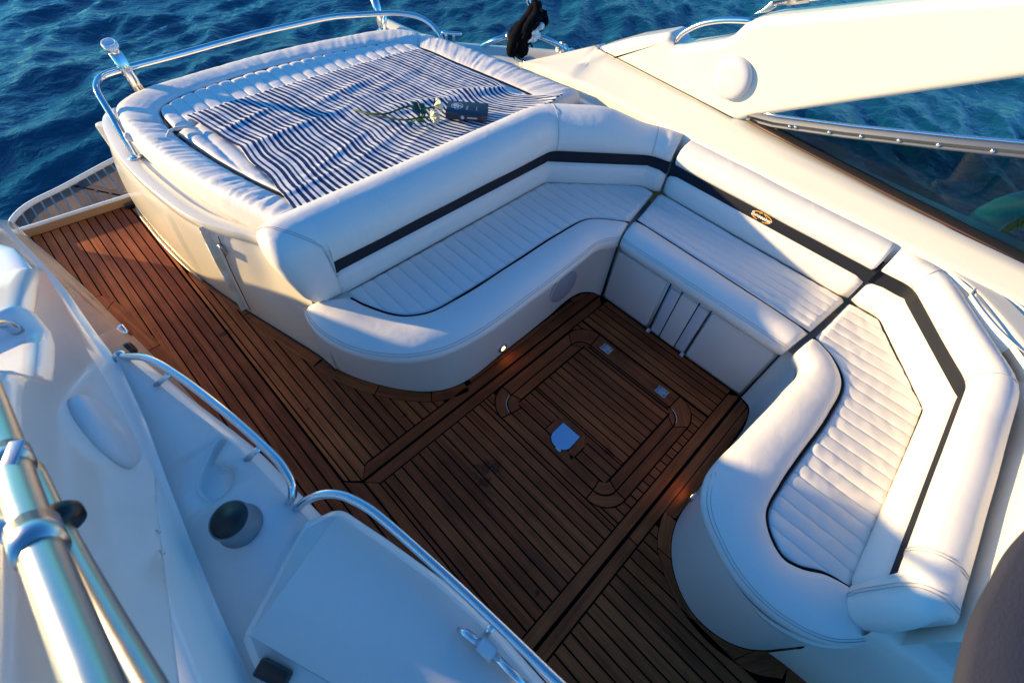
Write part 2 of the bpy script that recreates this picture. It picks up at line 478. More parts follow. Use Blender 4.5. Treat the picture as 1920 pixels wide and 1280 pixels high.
# ------------------------------------------------------------------ planking
class Planks:
    """collects separate teak boards (with tone + grain UVs) into one mesh"""
    def __init__(s, z=0.): s.V, s.F, s.T, s.U, s.z = [], [], [], [], z
    def board(s, poly, ang=None, tone=None):
        """poly: 2-D outline; ang: grain direction"""
        t = random.random() if tone is None else tone
        cxm = sum(p[0] for p in poly) / len(poly); cym = sum(p[1] for p in poly) / len(poly)
        # light and shade put into the plank tone: walkway lighter, cockpit sole darker
        lit_tone = max(0, min(1, (cym - .85) / 1.3)) if cxm < .75 else 0
        t = .04 + .42 * t + .55 * lit_tone
        ang = PI / 2 if ang is None else ang
        ca, sa = math.cos(ang), math.sin(ang); ou, ov = random.random() * 9, random.random() * 9
        b = len(s.V)
        for x, y in poly: s.V.append((x, y, s.z))
        s.F.append(list(range(b, b + len(poly)))); s.T.append(t)
        s.U.append([(x * ca + y * sa + ou, -x * sa + y * ca + ov) for x, y in poly])
    def strip(s, xs, lo, hi, g=.0033, n=3, cut=None):
        """boards running along y between xs; lo/hi: functions of x"""
        for a, b in zip(xs, xs[1:]):
            A, B = a + g, b - g
            if B - A < .006: continue
            xx = [A + (B - A) * k / n for k in range(n + 1)]
            l = [lo(x) + g for x in xx]; h = [hi(x) - g for x in xx]
            if max(hh - ll for hh, ll in zip(h, l)) < .015: continue
            h = [max(hh, ll + .001) for hh, ll in zip(h, l)]
            s.board(list(zip(xx, l)) + list(zip(xx[::-1], h[::-1])))
    def ribbon(s, inner, outer, cuts, g=.0025):
        """curved margin boards between two equally sampled curves, cut at index list"""
        n = len(inner)
        for a, b in zip(cuts, cuts[1:]):
            b = min(b, n - 1)
            if b - a < 1: continue
            I = [Vector(p).to_2d() for p in inner[a:b + 1]]; O = [Vector(p).to_2d() for p in outer[a:b + 1]]
            I[0] = I[0] + (I[1] - I[0]).normalized() * g; O[0] = O[0] + (O[1] - O[0]).normalized() * g
            I[-1] = I[-1] + (I[-2] - I[-1]).normalized() * g; O[-1] = O[-1] + (O[-2] - O[-1]).normalized() * g
            poly = [tuple(p) for p in I] + [tuple(p) for p in O[::-1]]
            d = I[-1] - I[0]
            s.board(poly, math.atan2(d.y, d.x))
    def build(s, name, mat, parent=None, thick=.006):
        me = bpy.data.meshes.new(name)
        me.from_pydata(s.V, [], s.F); me.update()
        ul = me.uv_layers.new(name='grain')
        ta = me.attributes.new('tone', 'FLOAT', 'FACE')
        for p, u, t in zip(me.polygons, s.U, s.T):
            ta.data[p.index].value = t
            for li, q in zip(p.loop_indices, u): ul.data[li].uv = q
        bm = bmesh.new(); bm.from_mesh(me)
        for f in bm.faces:
            if f.normal.z < 0: f.normal_flip()
        r = bmesh.ops.extrude_face_region(bm, geom=bm.faces[:])
        bmesh.ops.translate(bm, verts=[v for v in r['geom'] if isinstance(v, bmesh.types.BMVert)], vec=(0, 0, thick * 0))
        bm.free()
        return link(name, me, mat, parent, smooth=False)

def offset2(pts, d):
    """offset an open 2-D polyline to its left by d (mitred)"""
    P = [Vector((p[0], p[1])) for p in pts]; out = []
    for i, p in enumerate(P):
        a = P[i - 1] if i else None; c = P[i + 1] if i < len(P) - 1 else None
        ns = []
        if a is not None: t = (p - a).normalized(); ns.append(Vector((-t.y, t.x)))
        if c is not None: t = (c - p).normalized(); ns.append(Vector((-t.y, t.x)))
        if len(ns) == 1: out.append(p + ns[0] * d)
        else:
            b = (ns[0] + ns[1]).normalized(); out.append(p + b * d / max(b.dot(ns[0]), .35))
    return out

# ================================================================== THE SETTING
# sea: a displaced sheet near the boat, running out to the horizon
def sea():
    ring = []
    V, F = [], []
    xs = []
    def axis(c, near, step, far):
        a = [c - near + step * i for i in range(int(2 * near / step) + 1)]
        d, l, r = step, [], []
        p = a[0]; q = a[-1]
        while q < c + far:
            d *= 1.22; p -= d; q += d; l.append(p); r.append(q)
        return l[::-1] + a + r
    X = axis(3.0, 9.0, .075, 900); Y = axis(7.0, 9.0, .075, 900)
    def h(x, y):
        d = math.hypot(x - 3, y - 7); k = max(0., 1 - d / 60)
        # short wind chop running across the view, sharpened crests
        a = math.radians(28)
        u = x * math.cos(a) + y * math.sin(a); v = -x * math.sin(a) + y * math.cos(a)
        w = 0
        w += .10 * nz(u * .35, v * .75, 1.3)
        w += .085 * (1 - abs(nz(u * .7, v * 1.5, 4.1)) * 2)
        w += .040 * (1 - abs(nz(u * 1.6 + 3, v * 3.6, 7.7)) * 2)
        w += .016 * (1 - abs(nz(u * 4.2 + 9, v * 8.5, 2.2)) * 2)
        return w * k
    for y in Y:
        for x in X: V.append((x, y, -.95 + h(x, y)))
    n = len(X)
    for j in range(len(Y) - 1):
        for i in range(n - 1):
            a = j * n + i; F.append((a, a + 1, a + n + 1, a + n))
    o = mesh('water', V, F, WATER)
    tag(o, kind='structure')
sea()

# ------------------------------------------------------------------ curves shared by several things (metres)
AFT_FLOOR = [(.335, 1.535), (.345, 1.46), (.422, 1.272), (.563, 1.068), (.665, .985), (.773, .948), (1.04, .948), (1.43, .956), (1.60, .966), (1.70, .950), (1.755, .905), (1.774, .846)]
FWD_FLOOR = [(1.772, -.082), (1.752, -.140), (1.663, -.176), (1.428, -.187), (1.136, -.190), (1.0, -.197), (.905, -.228), (.825, -.285), (.768, -.36), (.74, -.436), (.742, -.53), (.775, -.62), (.842, -.70), (.95, -.775)]
CAB_FLOOR = [(.088, 3.42), (.088, 3.30), (.085, 2.968), (.122, 2.516), (.195, 2.128), (.265, 1.83), (.332, 1.545)]
STB_WALL = [(-.475, 3.46), (-.446, 3.29), (-.411, 3.114), (-.352, 2.723), (-.322, 2.461), (-.276, 2.146), (-.235, 1.80), (-.21, 1.45), (-.19, 1.0), (-.16, .5), (-.12, 0), (-.1, -1.6)]

# ------------------------------------------------------------------ teak deck
deck = mesh('deck', [(-.6, -1.7, -.003), (2.4, -1.7, -.003), (2.4, 2.0, -.003), (.4, 2.0, -.003), (.1, 3.44, -.003), (-.52, 3.44, -.003)], [(0, 1, 2, 3, 4, 5)], CAULK, smooth=False)
tag(deck, kind='structure')
P = Planks(0.)
PITCH = .0467
aft_c = crom(AFT_FLOOR, 8)
cab_c = crom(CAB_FLOOR, 8)
wall = interp([(x, y) for x, y in STB_WALL])          # y of the starboard wall at x
# margin boards round the aft bench and the cabinet
m_in = resample(offset2([p for p in aft_c if p.x < .80], -.0)[:], 60)
m_out = offset2(m_in, -.058)
m_in2 = offset2(m_in, -.004)
P.ribbon(m_in2, m_out, [0, 26, 46, 60])
c_in = resample([p for p in cab_c if p.y < 2.62], 40)
c_out = offset2(c_in, -.030)
c_out = [q if i < 20 else offset2(c_in, -.030 - .028 * min(1, (i - 20) / 6))[i] for i, q in enumerate(c_out)]
P.ribbon(offset2(c_in, -.004), c_out, [0, 19, 39])
mb_keys = sorted([(p.x, p.y) for p in c_out] + [(p.x, p.y) for p in m_out])
m_up = interp(mb_keys)                                # inner edge of the margin as y(x)
xs = [.053 - PITCH * k for k in range(12)][::-1]
# starboard margin: a short fitted board against the wall
s_in = [(-.344, 2.704), (-.309, 2.68), (-.283, 2.61), (-.253, 2.473), (-.235, 2.30), (-.222, 2.156), (-.201, 1.848), (-.19, 1.5)]
s_w = [(-.352, 2.70), (-.345, 2.66), (-.335, 2.57), (-.324, 2.473), (-.30, 2.30), (-.277, 2.156), (-.24, 1.848), (-.213, 1.5)]
P.ribbon(s_w, s_in, [0, 2, 5, 7])
sin_f = interp([(x, y) for x, y in s_in])
def pass_lo(x):
    if x < -.352: return wall(x) + .01
    if x < -.19: return max(sin_f(x), 1.2)
    return -1.6
def pass_hi(x): return 3.405 if x > -.40 else 3.40
P.strip(xs, pass_lo, lambda x: 3.400 - (x - .05) * .06)
# aft end board
P.board([(-.455, 3.40 + .033), (.05, 3.402), (.05, 3.425), (-.46, 3.455)], 0)
# passage inboard of the double line, up to the cabinet margin
P.strip([.058, .079, .117], lambda x: .920 - (x - .058) * .95, lambda x: min(3.40, 3.35 if x < .08 else m_up(x)))
xs2 = [.117 + PITCH * k for k in range(15)]
P.strip(xs2, lambda x: .922 if x > .172 else .864 + (x - .117) * 1.05, lambda x: m_up(x))
# outer board beside the panel
P.board([(.058, .915), (.114, .855), (.114, -1.6), (.058, -1.6)], PI / 2)
# T1: the two cross boards aft of the panel
P.board([(.120, .868), (.172, .918), (.80, .918), (1.70, .918), (1.768, .852), (1.768, .866)][:4] + [(1.748, .905), (1.766, .866)], 0)
P.board([(.124, .855), (.170, .806), (1.715, .806), (1.764, .855)], 0)
P.board([(.80, .922), (1.60, .922), (1.60, .945), (1.04, .944), (.80, .943)], 0)
P.board([(1.605, .922), (1.735, .915), (1.70, .938), (1.64, .952), (1.605, .95)], .5)
# panel border, starboard side
P.board([(.123, .852), (.163, .808), (.163, -.026), (.120, -.078)], PI / 2)
# T2 boards
P.board([(.124, -.077), (.166, -.031), (1.735, -.031), (1.768, -.077)], 0)
P.board([(.120, -.092), (.78, -.092), (.78, -.135), (.120, -.135)], 0)
P.board([(.785, -.092), (1.762, -.092), (1.742, -.135), (.785, -.135)], 0)
P.board([(.99, -.139), (1.742, -.139), (1.70, -.165), (1.6, -.174), (1.42, -.183), (1.0, -.189), (.99, -.18)], 0)
# panel planks, cut round the hatch
HX0, HX1, HY0, HY1, HR = .773, 1.534, .013, .795, .125
def h_top(x):
    if x < HX0 or x > HX1: return None
    d = HR - min(x - HX0, HX1 - x)
    return HY1 - (0 if d <= 0 else HR - math.sqrt(max(HR * HR - d * d, 0)))
def h_bot(x):
    d = HR - min(x - HX0, HX1 - x)
    return HY0 + (0 if d <= 0 else HR - math.sqrt(max(HR * HR - d * d, 0)))
k0 = [.187 + PITCH * k for k in range(36)]
xs3 = [.166] + [x for x in k0 if x < 1.765] + [1.768]
fl = [x for x in xs3 if x <= HX0] + [HX0]; fr_ = [HX1] + [x for x in xs3 if x >= HX1]
bot = lambda x: -.028 if x < 1.735 else -.028
topl = lambda x: .803
P.strip(fl, bot, topl); P.strip(fr_, bot, topl)
mid = [HX0] + [x for x in xs3 if HX0 < x < HX1] + [HX1]
P.strip(mid, lambda x: h_top(x), topl, n=6); P.strip(mid, bot, lambda x: h_bot(x), n=6)
# forward floor
f_out = [Vector(p) for p in [(.99, -.139), (.949, -.146), (.847, -.194), (.769, -.284), (.72, -.385), (.700, -.50), (.708, -.60), (.74, -.70), (.80, -.78)]]
fo = resample(crom(f_out, 8), 40)
fi = resample([p for p in crom(FWD_FLOOR, 8) if p.y < -.196 and (p.x < .99)], 40)
P.ribbon(offset2(fi, -.004), fo, [0, 8, 20, 30, 39])
fmar = interp([(p.x, p.y) for p in fo if p.y > -.5])
xs4 = [.117 + PITCH * k for k in range(18)]
P.strip([x for x in xs4 if x < .73], lambda x: -1.6, lambda x: -.139)
P.strip([x for x in xs4 if x > .68], lambda x: fmar(x), lambda x: -.139)
P.board([(.70, -.80), (.80, -.79), (.90, -.76), (.95, -.9), (.80, -1.0), (.70, -1.0)], -.5)
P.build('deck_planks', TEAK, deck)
deck.children[0].name = 'plank'

# ------------------------------------------------------------------ deck hatch
H = thing('deck_hatch', 'square teak hatch with rounded corners and two steel hinges in the cockpit floor', 'hatch', (1.15, .4, 0))
Q = Planks(.0015)
def rr_at(x0, x1, y0, y1, r): return rrect(x0, x1, y0, y1, r, 10)
o_r = rr_at(HX0 + .0035, HX1 - .0035, HY0 + .0035, HY1 - .0035, HR - .0035); i_r = rr_at(.822, 1.440, .063, .735, .077)
def ring(Q, o_r, i_r):
    n = 11
    for c in range(4):
        a = list(range(c * n, c * n + n))
        ang = [-.78, .78, -.78, .78][c]
        Q.ribbon([i_r[k] for k in a], [o_r[k] for k in a], [0, 10], .003)
        e, s_ = c * n + n - 1, ((c + 1) % 4) * n
        Q.ribbon([i_r[e], i_r[s_]], [o_r[e], o_r[s_]], [0, 1], .003)
ring(Q, o_r, i_r)
Q.build('frame', TEAK, H)
L_ = Planks(.0015)
o2 = rr_at(.829, 1.433, .070, .728, .072); i2 = rr_at(.880, 1.426, .114, .682, .035)
ring(L_, o2, i2)
lx = [.885] + [.885 + PITCH * k for k in range(1, 12) if .885 + PITCH * k < 1.40] + [1.421]
def cutlo(x): return .12
# latch cut-out
LX0, LX1, LY0, LY1 = .845, 1.012, .297, .487
for a, b in zip(lx, lx[1:]):
    if b <= LX1 + .03:
        r = .06
        L_.strip([a, min(b, LX1)] if a < LX1 else [a, b], lambda x: .12, lambda x: LY0 + (0 if x < LX1 - r else (x - LX1 + r) * .8) if x < LX1 else .676)
        L_.strip([a, min(b, LX1)] if a < LX1 else [a, b], lambda x: LY1 - (0 if x < LX1 - r else (x - LX1 + r) * .8) if x < LX1 else .676, lambda x: .676)
        if b > LX1 > a: L_.strip([LX1, b], lambda x: .12, lambda x: .676)
    else:
        L_.strip([a, b], lambda x: .12, lambda x: .676)
lr = [(.86, .300), (.975, .300), (1.010, .345), (1.010, .44), (.975, .485), (.887, .485)]
li = [(.885, .338), (.903, .338), (.978, .342), (.978, .40), (.976, .452), (.887, .45)]
for (a, b) in ((1, 2), (2, 3), (3, 4), (4, 5), (0, 1)):
    L_.board([lr[a], lr[b], li[b], li[a]], math.atan2(lr[b][1] - lr[a][1], lr[b][0] - lr[a][0]))
lid = L_.build('lid', TEAK, H)
lp = [(.976, .452), (.978, .344)] + [(.905 - .052 * math.cos(R(a)), .395 + .056 * math.sin(R(a))) for a in range(-80, 91, 17)]
prism('latch_plate', lp, 'z', .001, .006, simple('latch_steel', (.44, .58, .74), .34, metal=1), lid, 0).data.shade_flat()  # blue of the reflected sky is put into the steel colour
tube('latch_rim', [(p[0], p[1], .005) for p in lp] + [(lp[0][0], lp[0][1], .005)], .0022, GAP, lid, 6)
box('latch_pin', (.853, .375, .007), (.012, .03, .008), PLAST, lid, .003)
for hy in (.584, .218):
    hg = box('hinge', (1.486, hy, .0035), (.050, .062, .004), STEELB, H, .0015)
    tube('hinge_pin', [(1.486, hy - .03, .006), (1.486, hy + .03, .006)], .004, STEELB, hg, 8)
    for sx in (-.016, .016):
        for sy in (-.02, .02): tube('screw', [(1.486 + sx, hy + sy, .004), (1.486 + sx, hy + sy, .0065)], .004, GAP, hg, 8)
for a_, b_ in ((35, 43), (12, 21)):
    tube('sealing_strip', [(p[0], p[1], .0025) for p in i_r[a_:b_]], .0016, PLAST, H, 6)

# ------------------------------------------------------------------ bench bases
def wallstrip(name, pts, z0, z1, mat, parent, top=None, n=120, lean=0):
    c = resample([(p[0], p[1], 0) for p in pts], n)
    t = offset2(c, lean)
    cur = []
    for k in range(7):
        f = k / 6
        cur.append([Vector((a.x + (b.x - a.x) * f, a.y + (b.y - a.y) * f, z0 + (z1 - z0) * f)) for a, b in zip(c, t)])
    return loft(name, cur, mat, parent)

ab = thing('aft_bench_base', 'white moulded plinth of the aft bench with round speaker grille and glowing courtesy light', 'bench base', (1.05, 1.0, 0))
wallstrip('plinth', aft_c, 0, .43, BASE, ab)
prism('plinth_top', [(p.x + .03, p.y + .02) for p in aft_c if p.y < 1.40] + [(2.2, .90), (2.2, 1.6), (.46, 1.6)], 'z', .40, .415, BASE, ab)
spk = lathe('speaker_grille', [(.0, .013), (.05, .0125), (.092, .010), (.102, .004), (.105, 0), (.105, -.01)], simple('grey_speaker_mesh', (.36, .36, .42), .6, bump=.4, bscale=700), ab, (1.50, .952, .19), (-.02, -1, 0), 40)
tube('speaker_rim', [(1.50 + .106 * math.cos(R(a)), .949, .19 + .106 * math.sin(R(a))) for a in range(0, 361, 10)], .003, BASE, spk, 8)
tube('trim_strip', [(.355, 1.512, .0), (.352, 1.512, .21), (.350, 1.50, .40)], .011, GAP, ab, 8)

def courtesy(name, label, at, axis, grp='round courtesy lights on the bench bases'):
    t = thing(name, label, 'light', at, grp)
    lathe('bezel', [(.017, .004), (.021, .008), (.026, .006), (.028, 0), (.028, -.006), (.017, -.006)], STEELB, t, at, axis, 28)
    lathe('lens', [(0, .007), (.008, .0065), (.013, .004), (.0165, .001), (.0165, -.004)], LAMP, t, at, axis, 24)
    return t
courtesy('courtesy_light', 'small round glowing courtesy light low on the aft bench plinth', (1.040, .944, .050), (0, -1, .0))
courtesy('courtesy_light', 'small round courtesy light low on the forward bench plinth behind its bolster', (1.105, -.185, .05), (0, 1, 0))

pb = thing('port_bench_base', 'white locker front under the port bench with two recessed panels and folded table leg strips', 'bench base', (1.78, .4, 0))
prism('plinth', [(1.777, .846), (1.775, -.08), (1.86, -.08), (1.86, .846)], 'z', 0, .41, BASE, pb, 0)
def panel(y0, y1, z0, z1, x=1.777, d=.008):
    q = rrect(y0, y1, z0, z1, .02, 4)
    return prism('locker_panel', q, 'x', x - d, x + .01, BASE, pb, .006, 3)
panel(.525, .835, .012, .37); panel(-.07, .262, .012, .37)
for y0, y1 in ((.437, .492), (.276, .332)):
    prism('leg_strip', rrect(y0, y1, .02, .362, .006, 3), 'x', 1.765, 1.785, PLAST, pb, .003)
prism('leg_panel', rrect(.336, .433, .01, .362, .006, 3), 'x', 1.768, 1.785, BASE, pb, .004)
for yy in (.505, .434, .335, .269):
    prism('gap_seam', [(yy - .003, .005), (yy + .003, .005), (yy + .003, .38), (yy - .003, .38)], 'x', 1.768, 1.79, GAP, pb)
for yy in (.500, .276):
    box('foot_clip', (1.760, yy, .012), (.022, .02, .022), PLAST, pb, .005)
for yy in (.848, -.083):
    prism('gap_seam', [(yy - .0035, .0), (yy + .0035, .0), (yy + .0035, .42), (yy - .0035, .42)], 'x', 1.764, 1.80, GAP, pb)

fb = thing('forward_bench_base', 'smooth curved white plinth of the forward bench', 'bench base', (1.2, -.3, 0))
fwd_c = crom(FWD_FLOOR, 8)
wallstrip('plinth', fwd_c, 0, .43, BASE, fb)
prism('plinth_top', [(p.x, p.y - .02) for p in fwd_c] + [(2.2, -.80), (2.2, -.1)], 'z', .40, .415, BASE, fb)

# ------------------------------------------------------------------ seat cushions
BOLST = [(.10, .40), (.02, .408), (-.09, .422), (-.19, .448), (-.20, .474), (-.10, .498), (.08, .514), (.3, .522), (.55, .522), (.78, .516), (.93, .507), (.99, .494), (1.0, .48)]
def bolster(A, B, parent, n=10, prof=BOLST, ends=(1, 1)):
    a = crom(A, n); b = crom(B, n)
    cur = []
    m = len(a)
    for h, z in prof:
        c = []
        for i, (p, q) in enumerate(zip(a, b)):
            v = p + (q - p) * h
            # rounded ends
            s = 1.
            di = min(i if ends[0] else 99, (m - 1 - i) if ends[1] else 99)
            if di < 3: s = [.88, .965, .99][di]
            zc = .46
            wob = .0025 * nz(v.x * 9, v.y * 9, z * 9)
            mid = p + (q - p) * .5
            v = mid + (v - mid) * (s if di < 3 else 1)
            c.append(Vector((v.x, v.y, zc + (z - zc) * s + wob)))
        cur.append(c)
    o = loft('front_bolster', cur, VINYL, parent, cap=True)
    return o, a, b

def pad(name, x0, x1, fr, bk, z0, parent, rib=.064, puff=.0065, rows=26, per=10, mat=None, wob=.003, seed=0, phase=0., edge=.02):
    nr = max(1, round((x1 - x0) / rib)); ST = [0, .045, .10, .18, .30, .42, .58, .70, .82, .90, .955]; US = [(k + q) / nr for k in range(nr) for q in ST] + [1.]; nc = len(US)
    V, F = [], []
    for i in range(nc):
        u = US[i]; x = x0 + (x1 - x0) * u
        r = (u * nr + phase) % 1.0
        pf = abs(math.sin(PI * r)) ** .38
        ya, yb = fr(x), bk(x)
        for j in range(rows + 1):
            t = j / rows
            y = ya + (yb - ya) * t
            L = abs(yb - ya)
            e = min(1, min(t, 1 - t) * L / edge, (x - x0) / edge + .0, (x1 - x) / edge + .0)
            e = math.sqrt(max(0, 1 - (1 - e) ** 2))
            z = z0 - .02 + (.02 + puff * (pf - .6)) * e
            z += wob * e * (nz(x * 13 + seed, y * 5, 1.) + .8 * nz(x * 21, y * 26 + seed, 5.))
            V.append((x, y, z))
    k = rows + 1
    for i in range(nc - 1):
        for j in range(rows):
            a = i * k + j; F.append((a, a + 1, a + k + 1, a + k))
    return mesh(name, V, F, mat or VINYL_PAD, parent)

# aft seat
AA = [(.347, 1.425), (.338, 1.30), (.40, 1.11), (.53, .965), (.70, .895), (1.14, .882), (1.48, .892), (1.63, .892), (1.738, .835)]
AB = [(.50, 1.350), (.525, 1.27), (.605, 1.125), (.70, 1.068), (.86, 1.052), (1.20, 1.048), (1.50, 1.046), (1.70, 1.020), (1.848, .868)]
s1 = thing('aft_seat_cushion', 'long ribbed white seat cushion of the aft bench with navy piping and curved bolster', 'seat cushion', (1.1, 1.1, .4), 'white seat cushions of the cockpit lounge')
bo, a_, b_ = bolster(AA, AB, s1)
prism('seat_edge', [(.42, 1.33), (.535, 1.30), (.535, 1.42), (.42, 1.42)], 'z', .43, .490, VINYL_PAD, s1, .006)
def stitch(A, B, hz, parent, n=10):
    a = crom(A, n); b = crom(B, n); V, F = [], []
    for h, z in hz:
        tube_bm(V, F, [Vector((*(p + (q - p) * h), z + .0025 * nz((p + (q - p) * h).x * 9, (p + (q - p) * h).y * 9, z * 9))) for p, q in zip(a, b)], .0011, 5)
    mesh('stitching', V, F, STITCH, parent)
SH = [(-.155, .4875), (-.115, .4965)]
stitch(AA, AB, SH, bo)
bline = [(p.x, p.y) for p in b_]
frA = interp(sorted(bline + [(2.17, .93)]))
bkA = interp([(.45, 1.395), (1.765, 1.392), (2.13, 1.055), (2.185, .965)])
pad('quilted_seat', .502, 2.172, lambda x: frA(x) + .004, lambda x: bkA(x), .500, s1, seed=1)
tube('piping', [(p.x, p.y, .4975) for p in b_], .0052, PIPE, s1, 8)

# port seat
s2 = thing('port_seat_cushion', 'straight ribbed white seat cushion of the port bench with navy piping', 'seat cushion', (1.95, .4, .4), 'white seat cushions of the cockpit lounge')
PA = [(1.742, .822), (1.738, .6), (1.735, .4), (1.732, .15), (1.728, -.088)]
PB = [(1.888, .850), (1.882, .6), (1.876, .4), (1.868, .15), (1.856, -.112)]
bo, a_, b_ = bolster(PA, PB, s2)
stitch(PA, PB, SH, bo)
V, F = [], []
pad('quilted_seat', 1.888, 2.198, interp([(1.856, -.112), (2.20, -.150)]), interp([(1.888, .852), (2.2, .912)]), .500, s2, rib=.056, puff=.0042, rows=70, seed=4, wob=.004)
mesh_fill = prism('seat_edge', [(1.856, -.11), (1.892, -.114), (1.892, .852), (1.886, .850)], 'z', .44, .4975, VINYL_PAD, s2, .003)
tube('piping', [(p.x, p.y, .501) for p in b_], .0042, PIPE, s2, 8)

# forward seat
FA = [(1.735, -.122), (1.690, -.182), (1.55, -.196), (1.25, -.182), (1.02, -.172), (.90, -.212), (.815, -.30), (.772, -.39), (.762, -.51), (.80, -.62), (.875, -.70), (.95, -.75)]
FB = [(1.848, -.140), (1.800, -.240), (1.715, -.318), (1.52, -.343), (1.31, -.338), (1.12, -.334), (.985, -.345), (.93, -.385), (.896, -.445), (.908, -.495), (.948, -.56), (.968, -.645)]
s3 = thing('forward_seat_cushion', 'ribbed white seat cushion of the forward bench with a thick S-curved bolster', 'seat cushion', (1.5, -.4, .4), 'white seat cushions of the cockpit lounge')
bo, a_, b_ = bolster(FA, FB, s3)
stitch(FA[4:], FB[4:], SH, bo)
lowF = interp([(.95, -.64), (1.83, -.603), (2.19, -.30)])
# upper boundary of the pad as y(x)
up = [(p.x, p.y) for p in b_]
left = [q for q in up if q[0] < .985]
upF = interp(sorted([q for q in up if q[0] >= .93 and q[1] > -.40] + [(2.198, -.166)]))
lowL = interp(sorted([q for q in up if q[1] < -.44 and q[0] <= .968] + [(1.0, -.638), (1.83, -.603), (2.2, -.29)]))
pad('quilted_seat', .90, 2.19, lambda x: max(lowF(x), -.64) if x > .97 else min(max(lowL(x), -.64), -.46), lambda x: upF(x) - .004 if x > .93 else -.445 + (x - .896) * 1.5, .500, s3, rib=.058, puff=.0058, rows=36, seed=8, wob=.0035)
tube('piping', [(p.x, p.y, .4975) for p in b_], .0058, PIPE, s3, 8)

# ------------------------------------------------------------------ backrests
def sweep(name, path, prof, mat, parent, dense=.04, closed=False, cap=True, wobble=0, shrink=True, zf=None):
    """profile (d, z) carried along a 2-D path, d measured to its left; mitred corners"""
    cur = []
    P2 = [Vector((p[0], p[1])) for p in path]
    for d, z in prof:
        off = offset2(P2, d)
        c = []
        for i in range(len(off) - 1):
            L = (P2[i + 1] - P2[i]).length; k = max(2, int(L / dense))
            for j in range(k): c.append(off[i].lerp(off[i + 1], j / k))
        c.append(off[-1])
        cur.append(c)
    out = []
    m = len(cur[0])
    cz = sum(z for d, z in prof) / len(prof)
    for (d, z), c in zip(prof, cur):
        o = []
        for i, p in enumerate(c):
            dz = zf(p) if zf else 0
            s = 1.
            o.append(Vector((p.x, p.y, z + dz + wobble * nz(p.x * 6, p.y * 6, z * 6))))
        out.append(o)
    if shrink and cap:
        ctr = [sum((c[e] for c in out), Vector()) / len(out) for e in (0, -1)]
        for o in out:
            for e, e2, ct in ((0, 1, ctr[0]), (-1, -2, ctr[1])):
                o[e] = ct + (o[e] - ct) * .8
            # second ring pulled near the end for a soft lip
            for e, e2 in ((0, 1), (-1, -2)):
                pass
    return loft(name, out, mat, parent, closed=closed, cap=cap)

LUMB = [(.05, .47), (.012, .478), (-.010, .505), (-.019, .54), (-.020, .58), (-.015, .606), (-.004, .621), (.012, .627), (.04, .628)]
BANDP = [(-.001, .60), (-.001, .70), (.03, .72)]
ROLLA = [(.07, .697), (.01, .692), (-.020, .696), (-.036, .716), (-.041, .752), (-.033, .793), (-.010, .830), (.032, .859), (.085, .873), (.135, .866), (.172, .842), (.185, .80), (.182, .72), (.15, .69)]
ROLLP = [(.07, .690), (.01, .684), (-.018, .688), (-.032, .706), (-.032, .735), (-.016, .765), (.016, .787), (.052, .795), (.082, .787), (.10, .76), (.10, .70)]

def soft(path, r=.035):
    return [(p.x, p.y) for p in fillet([(a, b, 0) for a, b in path], r, 4)]
b1 = thing('aft_back_cushion', 'thick white back cushion of the aft bench with navy band, in front of the sunpad', 'back cushion', (1.1, 1.45, .47), 'white back cushions of the cockpit lounge')
pathA = [(.470, 1.397), (1.765, 1.390), (2.165, 1.02), (2.196, .912)]
sweep('lumbar_strip', soft(pathA, .03), LUMB, VINYL, b1)
sweep('navy_band', pathA, BANDP, BAND, b1, cap=False)
# main roll, its starboard end dropping to the seat like an arm
def roll_end(path, prof, deep, name, parent, x_end, reverse=False):
    pass
def seam_ring(cur, pt, parent, k0, k1, dbl=.010):
    m = len(cur[0])
    i = min(range(m), key=lambda q: (Vector((cur[k0 + 1][q].x, cur[k0 + 1][q].y)) - Vector(pt)).length)
    i = max(1, min(m - 2, i))
    V, F = [], []
    for s_ in ((0, 1) if dbl else (0,)):
        path = []
        for k in range(k0, k1 + 1):
            p = cur[k][i]; nx_ = cur[k][i + 1]
            d = (nx_ - p); d = d.normalized() * dbl * s_ if d.length else d
            a = cur[k - 1][i]; b = cur[(k + 1) % len(cur)][i]
            t = (b - a).normalized(); al = (nx_ - p).normalized(); nrm = al.cross(t).normalized()
            c = sum((cur[q][i] for q in range(len(cur))), Vector()) / len(cur)
            if nrm.dot(p - c) < 0: nrm = -nrm
            path.append(p + d + nrm * .0006)
        tube_bm(V, F, crom(path, 4), .0012, 5)
    mesh('stitching', V, F, STITCH, parent)
ROLLGRID = []
